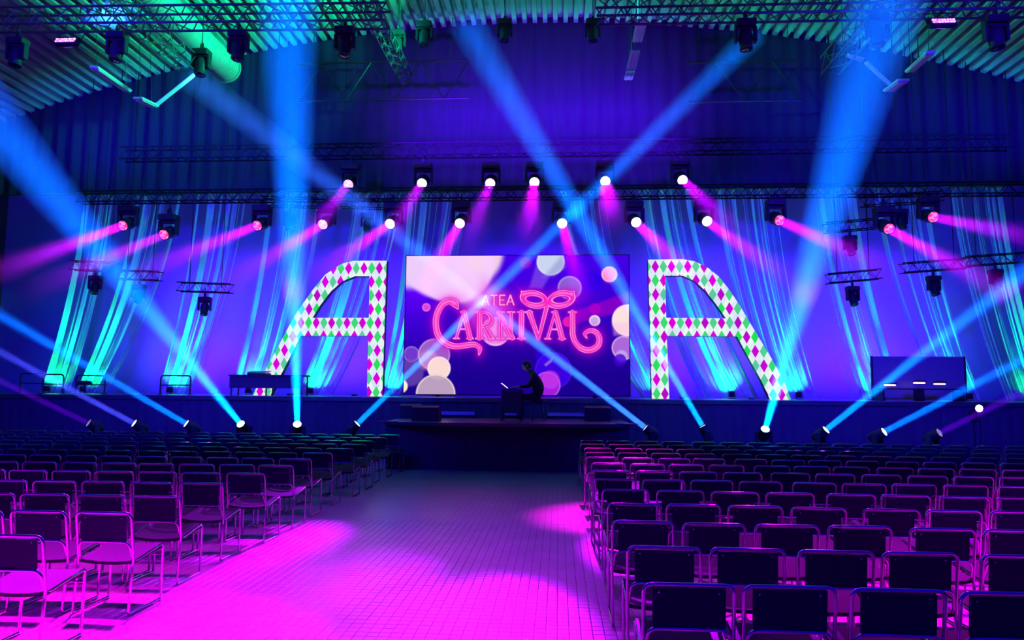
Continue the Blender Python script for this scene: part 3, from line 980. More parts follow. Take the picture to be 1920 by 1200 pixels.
# ------------------------------------------------------------------ trusses
def truss(name, a, b, w, label, group=None, cables=True, r=0.022, step=None, m=None):
    """box truss from a to b: four chords, bracing, cables to the roof"""
    a, b = Vector(a), Vector(b)
    Lg = (b - a).length
    ax = (b - a) / Lg
    sd = ax.cross(Vector((0, 0, 1))).normalized()
    up = sd.cross(ax)
    t = thing(name, label, 'truss', a, group)
    m = m or TRUSS
    cor = [sd * (s * w / 2) + up * (z * w / 2) for s, z in ((-1, -1), (1, -1), (1, 1), (-1, 1))]
    for c in cor:
        MB().tube([c, c + ax * Lg], r, 8).build('chord', m, t)
    br = MB()
    step = step or w * 0.75
    k = max(2, int(Lg / step))
    for q in range(4):
        c0, c1 = cor[q], cor[(q + 1) % 4]
        for i in range(k):
            p, e = (c0, c1) if i % 2 == 0 else (c1, c0)
            br.tube([p + ax * (Lg * i / k), e + ax * (Lg * (i + 1) / k)], r * 0.5, 5)
    br.build('bracing', m, t)
    if cables:
        for f_ in (0.12, 0.88):
            p = ax * (Lg * f_) + up * (w / 2)
            top = roof_z((a + p).x) + 0.05 - a.z
            if top > p.z:
                MB().tube([p, (p.x, p.y, top)], 0.009, 5).build('hoist_cable', BLACKM, t)
    return t
# pipes of the two light rows
pu = P(653, 346, YU).z + 0.36 * 1.42 + 0.17 + 0.2
truss('stage_truss', (-12.5, YU + 0.1, pu + 0.1), (12.0, YU + 0.1, pu + 0.1), 0.34, 'long black truss carrying the upper row of stage lights', m=TRUSSB)
pl_ = P(605, 421, YL).z + 0.36 * 1.42 + 0.12 + 0.17
truss('stage_truss', (-13.5, YL + 0.12, pl_ + 0.05), (12.5, YL + 0.12, pl_ + 0.05), 0.30, 'long black truss carrying the lower row of stage lights', m=TRUSSB)
# front trusses under the roof
YT = 13.6
def pt(px, py, Y): return P(px, py, Y)
truss('front_truss', pt(-260, 40, YT), pt(728, 30, YT), 0.36, 'dark box truss under the roof ending left of the middle', 'front trusses', r=0.026)
truss('front_truss', pt(1118, 22, YT), pt(2160, 2, YT), 0.36, 'dark box truss under the roof starting right of the middle', 'front trusses', r=0.026)
def ytruss(px, py, Ye, Ys, w, label, r=0.022, m=None):
    e = P(px, py, Ye)
    return truss('roof_truss', (e.x, Ys, e.z), e, w, label, 'trusses running towards the stage', r=r, m=m)
ytruss(352, 118, 16.6, 10.5, 0.42, 'green lit box truss running towards the stage beside the duct')
ytruss(762, 150, 18.4, 11.0, 0.30, 'thin truss with pink edges running towards the stage')
ytruss(1556, 124, 17.2, 10.5, 0.42, 'green lit box truss running towards the stage, ending above the right lights')
# steel roof girders in front of the masking
for px0, px1, y0, y1, lab in ((560, 880, 120, 190, 'faint steel girder with zigzag web left of the middle'), (1290, 1500, 118, 192, 'faint steel girder with zigzag web right of the middle')):
    Y = 20.4
    a, b, c, d_ = P(px0, y0, Y), P(px1, y0, Y), P(px0, y1, Y), P(px1, y1, Y)
    g = thing('roof_girder', lab, 'girder', (a.x, Y, c.z), 'steel girders before the masking')
    Lx, H = b.x - a.x, a.z - c.z
    MB().tube([(0, 0, H), (Lx, 0, H)], 0.035, 6).build('top_chord', BLACKM, g)
    MB().tube([(0, 0, 0), (Lx, 0, 0)], 0.035, 6).build('bottom_chord', BLACKM, g)
    n = max(4, int(round(Lx / 0.75)))
    for i in range(n):
        MB().tube([(Lx * i / n, 0, H if i % 2 else 0), (Lx * (i + 1) / n, 0, 0 if i % 2 else H)], 0.02, 6).build('web_bar', BLACKM, g)
    for q in (0.1, 0.9):
        MB().tube([(Lx * q, 0, H), (Lx * q, 0, roof_z(a.x + Lx * q) + 0.05 - c.z)], 0.012, 5).build('hanger', BLACKM, g)
# short trusses hanging in front of the drapes, each with a dark head below
for kk, (px, py, w_, lab) in enumerate(((385, 535, 100, 'short hanging truss before the third drape from the left'), (180, 495, 90, 'short hanging truss before the leftmost drapes'), (262, 512, 80, 'short hanging truss beside the lower left magenta light'),
                        (545, 375, 110, 'short hanging truss crossed by the upright blue beam'), (690, 378, 100, 'short hanging truss above the left letter'),
                        (1595, 425, 100, 'short hanging truss below the wide blue beam on the right'), (1600, 520, 100, 'short hanging truss above the dark acrylic panel'),
                        (1752, 500, 125, 'short hanging truss below the right magenta lights'), (1868, 488, 125, 'rightmost short hanging truss before the last drape'), (1690, 375, 150, 'short tilted truss above the two right magenta lights'))):
    Y = 20.6 - 0.3 * (kk % 2) - (0.55 if kk == 9 else 0)
    a, b = P(px - w_ / 2, py + 3, Y), P(px + w_ / 2, py - 6 if px > 1000 else py + 6, Y)
    t = truss('short_truss', a, b, 0.26, lab, 'short trusses hanging before the drapes', cables=False, r=0.016, m=TRUSSB)
    for f_ in (0.2, 0.8):
        p = (b - a) * f_
        MB().tube([p, (p.x, p.y, roof_z(a.x + p.x) + 0.06 - a.z)], 0.012, 5).build('drop_pipe', BLACKM, t)
    c = (a + b) / 2
    t2, base = moving_head(c + Vector((0.0, -0.02, -0.80)), (0.1, -0.4, -1), 1.0, GLASS_OFF, 'unlit light under the ' + lab, 'unlit lights before the drapes', True)
    MB().tube([(0, 0, 0.02), (0, 0, c.z - base.z)], 0.015, 6).build('drop_pipe', BLACKM, t2)
# dark heads under the front trusses and under the roof
for px, py, Y, s_, lab in ((40, 130, 13.6, 1.08, 'unlit black moving light at the left end of the front truss'), (226, 120, 13.6, 1.08, 'unlit black moving light against the brightest green ribs'), (452, 118, 13.6, 1.08, 'unlit black moving light beside the round duct'),
                           (375, 140, 16.6, 1.2, 'unlit black moving light at the end of the green lit truss'), (650, 112, 13.6, 1.08, 'unlit black moving light at the inner end of the front truss'), (745, 98, 18.2, 1.1, 'unlit black moving light beside the thin pink truss'),
                           (795, 84, 18.6, 1.2, 'unlit black moving light at the masking edge with two pale catches'), (946, 76, 18.6, 1.1, 'unlit black moving light beside the top of the steep blue beam'), (1112, 76, 18.6, 1.1, 'unlit black moving light near the roof ridge'),
                           (1395, 100, 13.6, 1.08, 'unlit black moving light above the end of the crossing blue beam'), (1640, 92, 13.6, 1.1, 'black moving light inside the wide upright blue beam'), (1860, 98, 13.6, 1.15, 'unlit black moving light at the right end of the front truss')):
    c = P(px, py, Y)
    if Y < 14: c.y -= 0.18
    t, base = moving_head(c, (0.0, -0.15, -1), s_, GLASS_OFF, lab, 'unlit moving lights under the roof', True)
    if True:
        top_ = roof_z(base.x) + 0.05 if Y > 14 else (P(px, 40 - 10 * (px + 260) / 988, YT).z if px < 1000 else P(px, 22 - 20 * (px - 1118) / 1042, YT).z) - 0.14
        MB().tube([(0, 0, 0.02), (0, 0, max(0.08, top_ - base.z))], 0.012, 5).build('drop_pipe', BLACKM, t)
# ------------------------------------------------------------------ round spiral duct
e = P(424, 128, 19.2)
du = thing('round_duct', 'round spiral steel duct under the roof, ending beside the upright beam', 'duct', (e.x, 19.2, e.z))
prof = []
R_ = 0.40
for k in range(80):
    y = -k * 0.11
    prof += [(R_ - 0.022, y), (R_, y - 0.03), (R_, y - 0.08), (R_ - 0.022, y - 0.11)][:3]
du_me = MB().lathe(prof, 28, axis='Y')
du_me.build('spiral_pipe', STEEL, du, smooth=25)
MB().lathe([(R_ + 0.015, 0.0), (R_ + 0.025, 0.01), (R_ + 0.025, 0.05), (R_ - 0.1, 0.055)], 28, axis='Y').build('end_cap', STEEL, du, smooth=40)
for y in (-1.2, -4.0):
    MB().tube([(0, y, R_), (0, y, roof_z(e.x) + 0.05 - e.z)], 0.01, 5).build('hanger', BLACKM, du)
# ------------------------------------------------------------------ strip lights and trays under the roof
def strip(p0, p1, label, w=0.2, ribs=3):
    a, b = Vector(p0), Vector(p1)
    Lg = (b - a).length
    t = thing('strip_light', label, 'light', a, 'strip lights hanging under the roof')
    t.rotation_mode = 'QUATERNION'
    t.rotation_quaternion = (b - a).to_track_quat('Y', 'Z')
    MB().box((-w / 2, 0, 0), (w / 2, Lg, 0.06), bev=0.012).build('housing', WHITEM, t)
    for k in range(ribs):
        x_ = -w / 2 + w * (k + 0.5) / ribs
        MB().tube([(x_, 0.05, -0.012), (x_, Lg - 0.05, -0.012)], 0.016, 8).build('tube_lamp', WHITEM, t)
    for y in (0.15, Lg - 0.15):
        MB().tube([(0, y, 0.06), (0, y, 2.2)], 0.006, 4).build('hanging_wire', BLACKM, t)
    return t
strip(P(176, 128, 15.0), P(240, 172, 17.0), 'long strip light hanging below the violet lamp on the left')
strip(P(258, 186, 16.4), P(290, 201, 17.2), 'short strip light at the corner of the left tray', 0.25)
strip(P(292, 200, 17.2), P(366, 141, 17.4), 'slanting tray catching green light left of the duct', 0.10, 1)
strip(P(1204, 40, 15.4), P(1195, 79, 17.0), 'upper strip light left of the crossing blue beam', 0.24)
strip(P(1191, 99, 17.2), P(1183, 131, 18.8), 'bright green strip light left of the crossing blue beam', 0.24)
strip(P(1182, 137, 18.9), P(1178, 150, 19.6), 'short green strip light hanging lowest near the middle', 0.24, 2)
strip(P(1745, 100, 15.2), P(1705, 136, 16.6), 'long strip light hanging below the violet lamp on the right', 0.2)
strip(P(1694, 152, 16.6), P(1666, 172, 17.4), 'bright green strip light at the foot of the right tray', 0.28)
strip(P(1667, 159, 17.2), P(1622, 118, 17.02), 'slanting tray catching cyan light inside the wide beam', 0.10, 1)
strip(P(1618, 114, 17.0), P(1588, 106, 16.9), 'short level tray at the end of the right truss', 0.10, 1)
# violet LED panels
VL = lens_mat('violet_led', (1, 0.75, 1), (0.75, 0.12, 1.0), 2.0, 34)
for px, py, lab in ((124, 76, 'small violet LED panel under the front truss on the left'), (1768, 40, 'small violet LED panel under the front truss on the right')):
    c = P(px, py, 13.2)
    t = thing('violet_floodlight', lab, 'light', c, 'violet LED panels')
    t.rotation_euler = (math.radians(-28), 0, 0)
    MB().box((-0.24, -0.02, -0.09), (0.24, 0.10, 0.11), bev=0.015).build('housing', BLACKM, t)
    for i in range(8):
        for j in range(2):
            MB().lathe([(0.022, -0.035), (0.024, -0.02)], 8, (-0.182 + i * 0.052, 0, -0.045 + j * 0.06), 'Y').build('led', VL, t)
    MB().tube(fillet([(-0.26, 0.04, 0.0), (-0.26, 0.04, 0.3), (0.26, 0.04, 0.3), (0.26, 0.04, 0.0)], 0.05), 0.012, 6).build('bracket', BLACKM, t)
    MB().tube([(0, 0.04, 0.3), (0, 0.2, 0.75)], 0.012, 6).build('drop_pipe', BLACKM, t)
    area('violet_led_glow', c + Vector((0, -0.08, -0.03)), (0, -0.5, -1), 0.4, 6, (0.35, 0.05, 1.0), math.radians(150))

# ------------------------------------------------------------------ chairs
CW = 0.225
def chair_meshes(n, seg):
    r = {}
    t = 0.0105
    # inverted U of the back, running down as rear legs into the floor runners
    u = [(-CW, 0.05, t), (-CW, 0.0, t), (-CW, 0.035, 0.40), (-CW, -0.03, 0.775), (CW, -0.03, 0.775), (CW, 0.035, 0.40), (CW, 0.0, t), (CW, 0.05, t)]
    r['back_frame'] = lambda mb, mi=0: mb.tube(fillet(u, 0.05, seg), t, n, mi)
    for s, k in ((-1, 'a'), (1, 'b')):
        r['runner_' + k] = lambda mb, mi=0, s=s: mb.tube([(s * CW, 0.05, t), (s * CW, 0.44, t)], t, n, mi)
        r['leg_' + k] = lambda mb, mi=0, s=s: mb.tube(fillet([(s * CW, 0.435, t), (s * CW, 0.435, 0.452), (s * CW, 0.36, 0.445)], 0.03, seg), t, n, mi)
    w = [(-CW, 0.37, 0.446), (-CW * 0.97, 0.045, 0.392), (-CW * 0.9, -0.002, 0.55), (CW * 0.9, -0.002, 0.55), (CW * 0.97, 0.045, 0.392), (CW, 0.37, 0.446)]
    r['seat_rail'] = lambda mb, mi=0: mb.tube(fillet(w, 0.055, seg), t * 0.95, n, mi)
    r['crossbar'] = lambda mb, mi=0: mb.tube([(-CW, 0.43, 0.37), (CW, 0.43, 0.37)], 0.006, max(4, n - 2), mi)
    def back(mb, mi=0):
        m = 8
        rings = []
        for k in range(m + 1):
            x = -0.182 + 0.364 * k / m
            bow = 0.012 * (1 - (x / 0.182) ** 2)
            rings.append([(x, -0.034 + bow, 0.757), (x, -0.018 + bow, 0.764), (x, 0.004 + bow, 0.565), (x, -0.012 + bow, 0.558)])
        mb.loft(rings, True, mi)
    r['backrest'] = back
    def seat(mb, mi=0):
        m = 8
        rings = []
        for k in range(m + 1):
            s = -1 + 2 * k / m
            x = s * (CW + 0.002)
            sag = -0.018 * (1 - s * s)
            e = 0.016 if abs(s) > 0.9 else 0.013
            rings.append([(x, 0.055, 0.394 + sag - 0.012), (x, 0.05, 0.394 + sag + e), (x, 0.24, 0.424 + sag + e), (x, 0.425, 0.452 + sag * 0.6 + e), (x, 0.45, 0.446 + sag * 0.5), (x, 0.43, 0.436 + sag * 0.6 - 0.012), (x, 0.24, 0.41 + sag)])
        mb.loft(rings, True, mi)
    r['seat'] = seat
    return r
def one(fn, name, m, smooth=50):
    mb = MB()
    fn(mb)
    return mb.mesh(name, m, smooth)
cs = chair_meshes(10, 6)
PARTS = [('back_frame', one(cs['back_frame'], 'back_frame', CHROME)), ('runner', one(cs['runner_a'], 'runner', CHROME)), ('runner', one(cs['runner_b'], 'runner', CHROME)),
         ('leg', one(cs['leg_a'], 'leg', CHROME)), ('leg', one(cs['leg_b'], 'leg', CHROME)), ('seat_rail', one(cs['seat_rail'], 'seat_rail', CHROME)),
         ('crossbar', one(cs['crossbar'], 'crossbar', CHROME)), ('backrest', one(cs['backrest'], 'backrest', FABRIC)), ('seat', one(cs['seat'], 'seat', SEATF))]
bolt_me = MB().lathe([(0.006, -0.004), (0.006, 0.0), (0.003, 0.0025)], 8, axis='Y').mesh('bolt', CHROME, 40)
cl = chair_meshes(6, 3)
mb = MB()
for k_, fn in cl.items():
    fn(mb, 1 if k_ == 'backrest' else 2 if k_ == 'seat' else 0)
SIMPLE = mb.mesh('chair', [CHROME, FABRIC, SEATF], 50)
NUM = ['', 'one', 'two', 'three', 'four', 'five', 'six', 'seven', 'eight', 'nine', 'ten', 'eleven', 'twelve', 'thirteen', 'fourteen', 'fifteen']
rng = random.Random(11)
spots = []
for r_ in range(13):                      # left of the aisle
    y = 4.62 + 0.872 * r_
    for c_ in range(22):
        spots.append((-3.34 - CW - 0.515 * c_ + 0.05 * math.sin(r_ * 1.7), y, 'left', r_ + 1, c_ + 1))
for r_ in range(13):                      # right of the aisle
    y = 3.84 + 0.858 * r_
    for c_ in range(20):
        gap = 0.06 if c_ > 3 else 0.0
        spots.append((0.43 + CW + 0.515 * c_ + gap + 0.02 * math.sin(r_ * 2.1), y - 0.012 * c_, 'right', r_ + 1, c_ + 1))
seen = []
for x, y, side, r_, c_ in spots:
    a = project((x, y, 0.5))
    w = 0.26 * F / a[2]
    b = project((x, y + 0.2, 0.0))
    top = project((x, y, 0.78))
    if a[0] + w < 0 or a[0] - w > 1920 or top[1] > 1210:
        continue
    seen.append((a[2], x, y, side, r_, c_))
seen.sort()
for k_, (dep, x, y, side, r_, c_) in enumerate(seen):
    lab = 'chrome-framed black chair %s of the aisle, row %s from the camera, %s from aisle' % (side, NUM[r_], ORD[c_])
    grp = 'chairs %s of the aisle' % side
    jx, jy, rz = rng.uniform(-0.012, 0.012), rng.uniform(-0.02, 0.02), rng.uniform(-0.025, 0.025)
    if k_ < 110:
        t = thing('tube_chair', lab, 'chair', (x + jx, y + jy, 0), grp, rz)
        for nm, me_ in PARTS:
            o = bpy.data.objects.new(nm, me_)
            COL.objects.link(o)
            o.parent = t
        if k_ < 30:
            for bx in (-0.15, 0.15):
                for bz, by in ((0.735, -0.030), (0.59, -0.0105)):
                    o = bpy.data.objects.new('bolt', bolt_me)
                    COL.objects.link(o)
                    o.parent = t
                    o.location = (bx, by + 0.002, bz)
                    o.rotation_euler = (0, 0, math.pi)
    else:
        o = bpy.data.objects.new('tube_chair', SIMPLE)
        COL.objects.link(o)
        o.location = (x + jx, y + jy, 0)
        o.rotation_euler = (0, 0, rz)
        tag(o, lab, 'chair', grp)

# ------------------------------------------------------------------ person at the desk on the thrust stage
pz = TZ
seat_z = pz + 0.48
pc = P(1003, 760, 16.9)
bx_, by_ = pc.x, 16.9
def skin_body(name, joints, edges, m, parent, loc, root=0, sub=2):
    me = bpy.data.meshes.new(name)
    me.from_pydata([j[0] for j in joints], edges, [])
    o = link(name, me, parent, loc)
    md = o.modifiers.new('skin', 'SKIN')
    sv = me.skin_vertices[0].data
    for i, j in enumerate(joints):
        rr_ = j[1] if isinstance(j[1], tuple) else (j[1], j[1])
        sv[i].radius = rr_
        sv[i].use_root = (i == root)
    md.use_smooth_shade = True
    s = o.modifiers.new('sub', 'SUBSURF')
    s.levels = s.render_levels = sub
    me.materials.append(m)
    return o
per_ = thing('person', 'person in dark clothes sitting hunched over a small desk before the screen', 'person', (bx_, by_, pz))
H = 0.48
J = [((0.10, 0, H + 0.10), (0.17, 0.17)), ((0.10, 0, H + 0.30), (0.18, 0.18)), ((0.03, 0, H + 0.50), (0.21, 0.18)), ((-0.08, 0, H + 0.62), (0.10, 0.09)), ((-0.145, 0, H + 0.70), 0.055),
     ((-0.01, -0.18, H + 0.555), 0.075), ((-0.13, -0.24, H + 0.32), 0.052), ((-0.36, -0.14, H + 0.30), 0.036),
     ((-0.01, 0.18, H + 0.555), 0.075), ((-0.13, 0.24, H + 0.32), 0.052), ((-0.36, 0.14, H + 0.30), 0.036),
     ((0.06, -0.11, H + 0.06), (0.10, 0.09)), ((-0.34, -0.13, H + 0.08), 0.072), ((-0.30, -0.13, 0.10), 0.048), ((-0.42, -0.13, 0.045), 0.04),
     ((0.06, 0.11, H + 0.06), (0.10, 0.09)), ((-0.34, 0.13, H + 0.08), 0.072), ((-0.30, 0.13, 0.10), 0.048), ((-0.42, 0.13, 0.045), 0.04)]
E_ = [(0, 1), (1, 2), (2, 3), (3, 4), (2, 5), (5, 6), (6, 7), (2, 8), (8, 9), (9, 10), (0, 11), (11, 12), (12, 13), (13, 14), (0, 15), (15, 16), (16, 17), (17, 18)]
skin_body('body', J, E_, CLOTH, per_, (0, 0, 0))
hd = MB()
hp = [(0.0, -0.115), (0.05, -0.108), (0.066, -0.07), (0.078, -0.02), (0.082, 0.03), (0.075, 0.075), (0.05, 0.11), (0.0, 0.122)]
rings = []
for r0_, z_ in hp:
    ring = []
    for k in range(18):
        a = 6.28319 * k / 18
        x_, y_ = math.cos(a) * r0_ * 1.12, math.sin(a) * r0_ * 0.92
        if x_ < -r0_ * 0.95 and -0.05 < z_ < 0.01: x_ -= 0.016          # nose
        if x_ < 0 and 0.0 < z_ < 0.05: x_ *= 0.95                        # brow hollow
        ring.append((x_, y_, z_))
    rings.append(ring)
hd.loft(rings, True)
for s in (-1, 1):
    hd.lathe([(0.004, -0.03), (0.02, -0.015), (0.024, 0.01), (0.012, 0.032)], 8, (0.01, s * 0.078, -0.005))
head = hd.build('head', SKIN, per_, (-0.205, 0, H + 0.78), smooth=80)
head.rotation_euler = (0, math.radians(-28), math.radians(12))
hr = MB()
rings = []
for r0_, z_ in ((0.079, -0.075), (0.088, -0.02), (0.092, 0.03), (0.086, 0.08), (0.058, 0.118), (0.01, 0.132)):
    rings.append([(math.cos(6.28319 * k / 18) * r0_ * 1.12 + (0.03 if z_ < 0.05 else 0.012), math.sin(6.28319 * k / 18) * r0_ * 0.98, z_) for k in range(18)])
hr.loft(rings, True)
hair = hr.build('hair', HAIR, head, smooth=80)
for s in (-1, 1):                                                        # hands: palm, four fingers and a thumb
    j = [((0, 0, 0), 0.026), ((-0.05, 0, -0.004), (0.034, 0.016)), ((-0.085, 0, -0.006), (0.036, 0.014))]
    ed = [(0, 1), (1, 2)]
    for q, (yy, ln) in enumerate(((-0.03, 0.06), (-0.01, 0.07), (0.011, 0.065), (0.03, 0.05))):
        b0 = len(j)
        j += [((-0.10, yy, -0.006), 0.0095), ((-0.10 - ln * 0.6, yy * 1.1, -0.010), 0.009), ((-0.10 - ln, yy * 1.1, -0.024), 0.008)]
        ed += [(2, b0), (b0, b0 + 1), (b0 + 1, b0 + 2)]
    b0 = len(j)
    j += [((-0.05, -s * -0.045, -0.01), 0.011), ((-0.085, -s * -0.062, -0.016), 0.009)]
    ed += [(1, b0), (b0, b0 + 1)]
    skin_body('hand', j, ed, SKIN, per_, (-0.37, s * 0.14, H + 0.30), 0, 1)
# stool
t = thing('stool', 'black stool under the seated person', 'stool', (bx_ + 0.08, by_, pz))
MB().lathe([(0.15, H - 0.06), (0.19, H - 0.05), (0.19, H - 0.012), (0.17, H)], 20).build('seat', BLACK, t, smooth=40)
for k in range(4):
    a = 0.785 + 1.5708 * k
    MB().tube([(0.12 * math.cos(a), 0.12 * math.sin(a), H - 0.055), (0.2 * math.cos(a), 0.2 * math.sin(a), 0.0)], 0.014, 8).build('leg', BLACKM, t)
# desk with a lit paper and a case
dz = 0.72
dk_ = thing('small_desk', 'small black desk in front of the seated person', 'desk', (bx_ - 0.48, by_, pz))
MB().box((-0.3, -0.35, dz - 0.03), (0.2, 0.35, dz), bev=0.006).build('desktop', BLACK, dk_)
for sx_ in (-0.27, 0.17):
    for sy_ in (-0.31, 0.31):
        MB().box((sx_ - 0.018, sy_ - 0.018, 0), (sx_ + 0.018, sy_ + 0.018, dz - 0.031)).build('leg', BLACKM, dk_)
MB().box((-0.27, -0.345, 0.18), (0.17, -0.335, dz - 0.04)).build('modesty_panel', MATT, dk_)
WARM = mat('warm_lamp', (1, 0.9, 0.8), 0.4, emit=(1.0, 0.62, 0.36), strength=6.0)
lp = thing('laptop', 'open laptop glowing warm on the small desk', 'laptop', (bx_ - 0.52, by_ - 0.02, pz + dz))
MB().box((-0.12, -0.16, 0.0), (0.12, 0.16, 0.018), bev=0.004).build('keyboard_base', BLACKM, lp)
l2 = MB().box((-0.006, -0.16, 0.0), (0.006, 0.16, 0.2), bev=0.003).build('lid', BLACKM, lp, (-0.118, 0, 0.016))
l2.rotation_euler = (0, math.radians(-52), 0)
sc_ = MB().box((0.0065, -0.15, 0.012), (0.0085, 0.15, 0.19)).build('screen', mat('laptop_screen', (1, 1, 1), 0.4, emit=(1.0, 0.72, 0.55), strength=3.0), l2)
# low cases and monitor wedges on the stages
def wedge(px, py, Y, w, label, z):
    p = P(px, py, Y)
    t = thing('monitor_wedge', label, 'speaker', (p.x, Y, z), 'stage monitors')
    prof = [(-0.22, 0.0), (0.22, 0.0), (0.22, 0.14), (-0.06, 0.34), (-0.22, 0.30)]
    MB().loft([[(-w / 2, a, b) for a, b in prof], [(w / 2, a, b) for a, b in prof]]).build('cabinet', BLACK, t)
    MB().loft([[(-w / 2 + 0.03, a, b) for a, b in ((0.205, 0.165), (-0.04, 0.338), (-0.034, 0.348), (0.215, 0.176))], [(w / 2 - 0.03, a, b) for a, b in ((0.205, 0.165), (-0.04, 0.338), (-0.034, 0.348), (0.215, 0.176))]]).build('grille', BLACKM, t)
    for s in (-1, 1):
        MB().tube(fillet([(s * w / 2, -0.08, 0.16), (s * (w / 2 + 0.03), -0.08, 0.16), (s * (w / 2 + 0.03), 0.06, 0.16), (s * w / 2, 0.06, 0.16)], 0.015), 0.009, 6).build('handle', BLACKM, t)
wedge(800, 778, 16.2, 0.6, 'low black stage monitor on the left of the thrust stage', TZ)
wedge(772, 768, 17.6, 0.5, 'small black stage monitor at the back left of the thrust stage', TZ)
wedge(1120, 772, 17.2, 0.6, 'low black stage monitor on the right of the thrust stage', TZ)
# light bars lying along the back of the thrust stage
BARV = grain(mat('violet_bar_face', (0.5, 0.4, 0.55), 0.35), 20, 0.2)
for a, b, lab in ((783, 892, 'long floor batten on the thrust stage left of the person'), (944, 971, 'short floor batten beside the small desk'), (1025, 1122, 'long floor batten on the thrust stage right of the person')):
    p, q_ = P(a, 768, 18.1), P(b, 768, 18.1)
    t = thing('floor_batten', lab, 'batten', ((p.x + q_.x) / 2, 18.1, TZ), 'floor battens behind the desk')
    h = (q_.x - p.x) / 2
    MB().box((-h, -0.05, 0.0), (h, 0.07, 0.16), bev=0.01).build('housing', BLACK, t)
    MB().box((-h + 0.02, -0.062, 0.07), (h - 0.02, -0.051, 0.15)).build('face', BARV, t)

# ------------------------------------------------------------------ things on the main stage
# black table in front of the left letter's foot
a, b = P(437, 705, 19.2), P(575, 705, 19.2)
tz = P(500, 703, 19.2).z - SZ
t = thing('stage_table', 'black table hiding the foot of the left letter', 'table', ((a.x + b.x) / 2, 19.2, SZ))
h = (b.x - a.x) / 2
MB().box((-h, -0.3, tz - 0.04), (h, 0.3, tz), bev=0.008).build('tabletop', BLACK, t)
MB().box((-h + 0.03, -0.27, tz - 0.36), (h - 0.03, -0.24, tz - 0.042)).build('front_cloth', MATT, t)
for sx_ in (-h + 0.06, 0, h - 0.06):
    for sy_ in (-0.2, 0.24):
        MB().tube([(sx_, sy_, 0), (sx_, sy_, tz - 0.041)], 0.02, 8).build('leg', BLACKM, t)
p = P(486, 700, 19.2)
t = thing('mixer_case', 'flat case with violet edge on the black stage table', 'case', (p.x, 19.2, SZ + tz))
MB().box((-0.26, -0.2, 0), (0.26, 0.2, 0.05), bev=0.01).build('body', BLACKM, t)
ld = MB().box((-0.26, 0, 0), (0.26, 0.38, 0.02), bev=0.005).build('lid', DECK, t, (0, -0.19, 0.052))
ld.rotation_euler = (math.radians(6), 0, 0)
# guard rails on the left side of the stage
def rail(px0, px1, py, Y, label, extra=None):
    a, b = P(px0, py, Y), P(px1, py, Y)
    hgt = a.z - SZ
    t = thing('guard_rail', label, 'railing', (a.x, Y, SZ), 'guard rails at the stage side')
    Lx = b.x - a.x
    MB().tube(fillet([(0, 0, 0), (0, 0, hgt), (Lx, 0, hgt), (Lx, 0, 0)], 0.1), 0.022, 8).build('frame', BLACKM, t)
    MB().tube([(0, 0, hgt * 0.5), (Lx, 0, hgt * 0.5)], 0.016, 8).build('middle_bar', BLACKM, t)
    for q in (0, Lx):
        MB().box((q - 0.06, -0.06, 0), (q + 0.06, 0.06, 0.015)).build('foot_plate', BLACKM, t)
    return t
rail(82, 120, 702, 19.6, 'guard rail before the leftmost drape')
rail(144, 198, 704, 19.6, 'guard rail before the second drape with a stool')
rail(302, 358, 704, 19.6, 'guard rail before the third drape')
rail(40, 82, 700, 20.2, 'guard rail at the far left end of the stage')
p = P(158, 735, 19.9)
t = thing('bar_stool', 'low dark round stool behind the second guard rail', 'stool', (p.x, 19.9, SZ))
MB().lathe([(0.1, 0.24), (0.17, 0.26), (0.19, 0.3), (0.17, 0.36), (0.08, 0.38)], 18).build('seat', BLACK, t, smooth=50)
MB().tube([(0, 0, 0.02), (0, 0, 0.25)], 0.03, 10).build('post', BLACKM, t)
MB().lathe([(0.16, 0.0), (0.16, 0.015), (0.03, 0.03)], 18).build('foot', BLACKM, t)
# dark acrylic panel with lamps in front of it, right side
Yp = 20.9
a, b = P(1634, 668, Yp), P(1808, 668, Yp)
PANEL = mat('dark_acrylic', (0.20, 0.17, 0.24), 0.25)
t = thing('acrylic_panel', 'large upright dark panel between the right drapes', 'panel', ((a.x + b.x) / 2, Yp, SZ))
h, hp_ = (b.x - a.x) / 2, a.z - SZ
MB().box((-h, 0, 0.02), (h, 0.03, hp_), bev=0.006).build('sheet', PANEL, t)
for s in (-1, 1):
    MB().box((s * h - 0.02, -0.02, 0), (s * h + 0.02, 0.05, hp_ + 0.01)).build('edge_post', BLACKM, t)
    MB().box((s * h - 0.04, -0.3, 0), (s * h + 0.04, 0.3, 0.02)).build('foot', BLACKM, t)
a, b = P(1645, 728, 20.0), P(1800, 728, 20.0)
t = thing('side_desk', 'long dark desk with warm lamps before the acrylic panel', 'desk', ((a.x + b.x) / 2, 20.0, SZ))
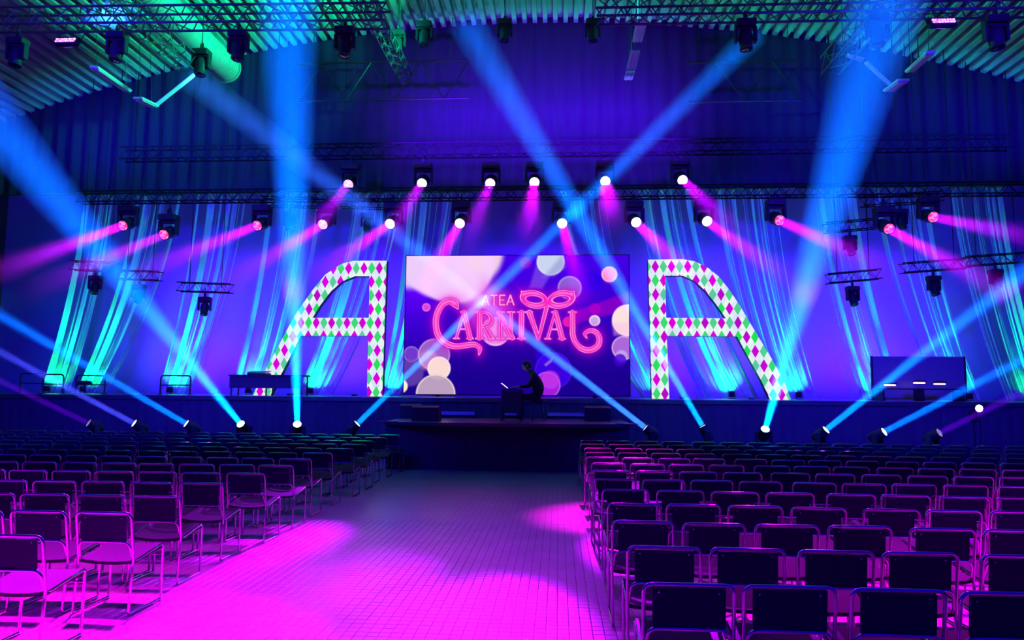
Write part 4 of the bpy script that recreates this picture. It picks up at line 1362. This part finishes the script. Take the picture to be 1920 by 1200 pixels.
h = (b.x - a.x) / 2
tz2 = max(0.18, a.z - SZ)
MB().box((-h, -0.3, tz2 - 0.03), (h, 0.3, tz2), bev=0.006).build('desktop', BLACK, t)
for s in (-1, 0, 1):
    MB().box((s * (h - 0.05) - 0.025, -0.25, 0), (s * (h - 0.05) + 0.025, 0.25, tz2 - 0.031)).build('leg', BLACKM, t)
for px, py, w_, lab in ((1672, 721, 20, 'warm desk lamp at the left end of the dark side desk'), (1727, 717, 22, 'warm desk lamp in the middle of the dark side desk'), (1765, 719, 22, 'warm desk lamp at the right end of the dark side desk')):
    p = P(px, py, 20.0)
    q = p.z - SZ - tz2
    t = thing('desk_lamp', lab, 'lamp', (p.x, 20.0, SZ + tz2), 'warm lamps on the side desk')
    MB().lathe([(0.06, 0.0), (0.06, 0.012), (0.012, 0.02)], 14).build('base', BLACKM, t)
    MB().tube(fillet([(0, 0, 0.01), (0.0, 0, q + 0.05), (-0.12, 0, q + 0.07)], 0.05), 0.007, 6).build('arm', BLACKM, t)
    MB().box((-0.2, -0.06, q - 0.0), (0.12, 0.05, q + 0.05), bev=0.012).build('shade', BLACKM, t)
    MB().box((-0.19, -0.07, q - 0.03), (0.08, 0.04, q - 0.002), bev=0.008).build('lamp_tube', WARM, t)
# bright work light
p = P(1836, 767, 18.0)
t = thing('work_light', 'glaring white work light at the right end of the stage front', 'light', (p.x, 18.0, 0))
MB().tube([(0, 0, 0.03), (0, 0, p.z - 0.09)], 0.018, 8).build('pole', BLACKM, t)
for k in range(3):
    a = 2.0944 * k
    MB().tube([(0, 0, 0.3), (0.35 * math.cos(a), 0.35 * math.sin(a), 0.012)], 0.012, 6).build('leg', BLACKM, t)
MB().box((-0.1, 0.0, p.z - 0.09), (0.1, 0.09, p.z + 0.12), bev=0.012).build('housing', BLACKM, t)
MB().lathe([(0.075, -0.012), (0.085, 0.0)], 16, (0, 0, p.z + 0.015), 'Y').build('lamp', mat('work_lamp', (1, 1, 1), 0.3, emit=(1, 1, 1), strength=12), t)
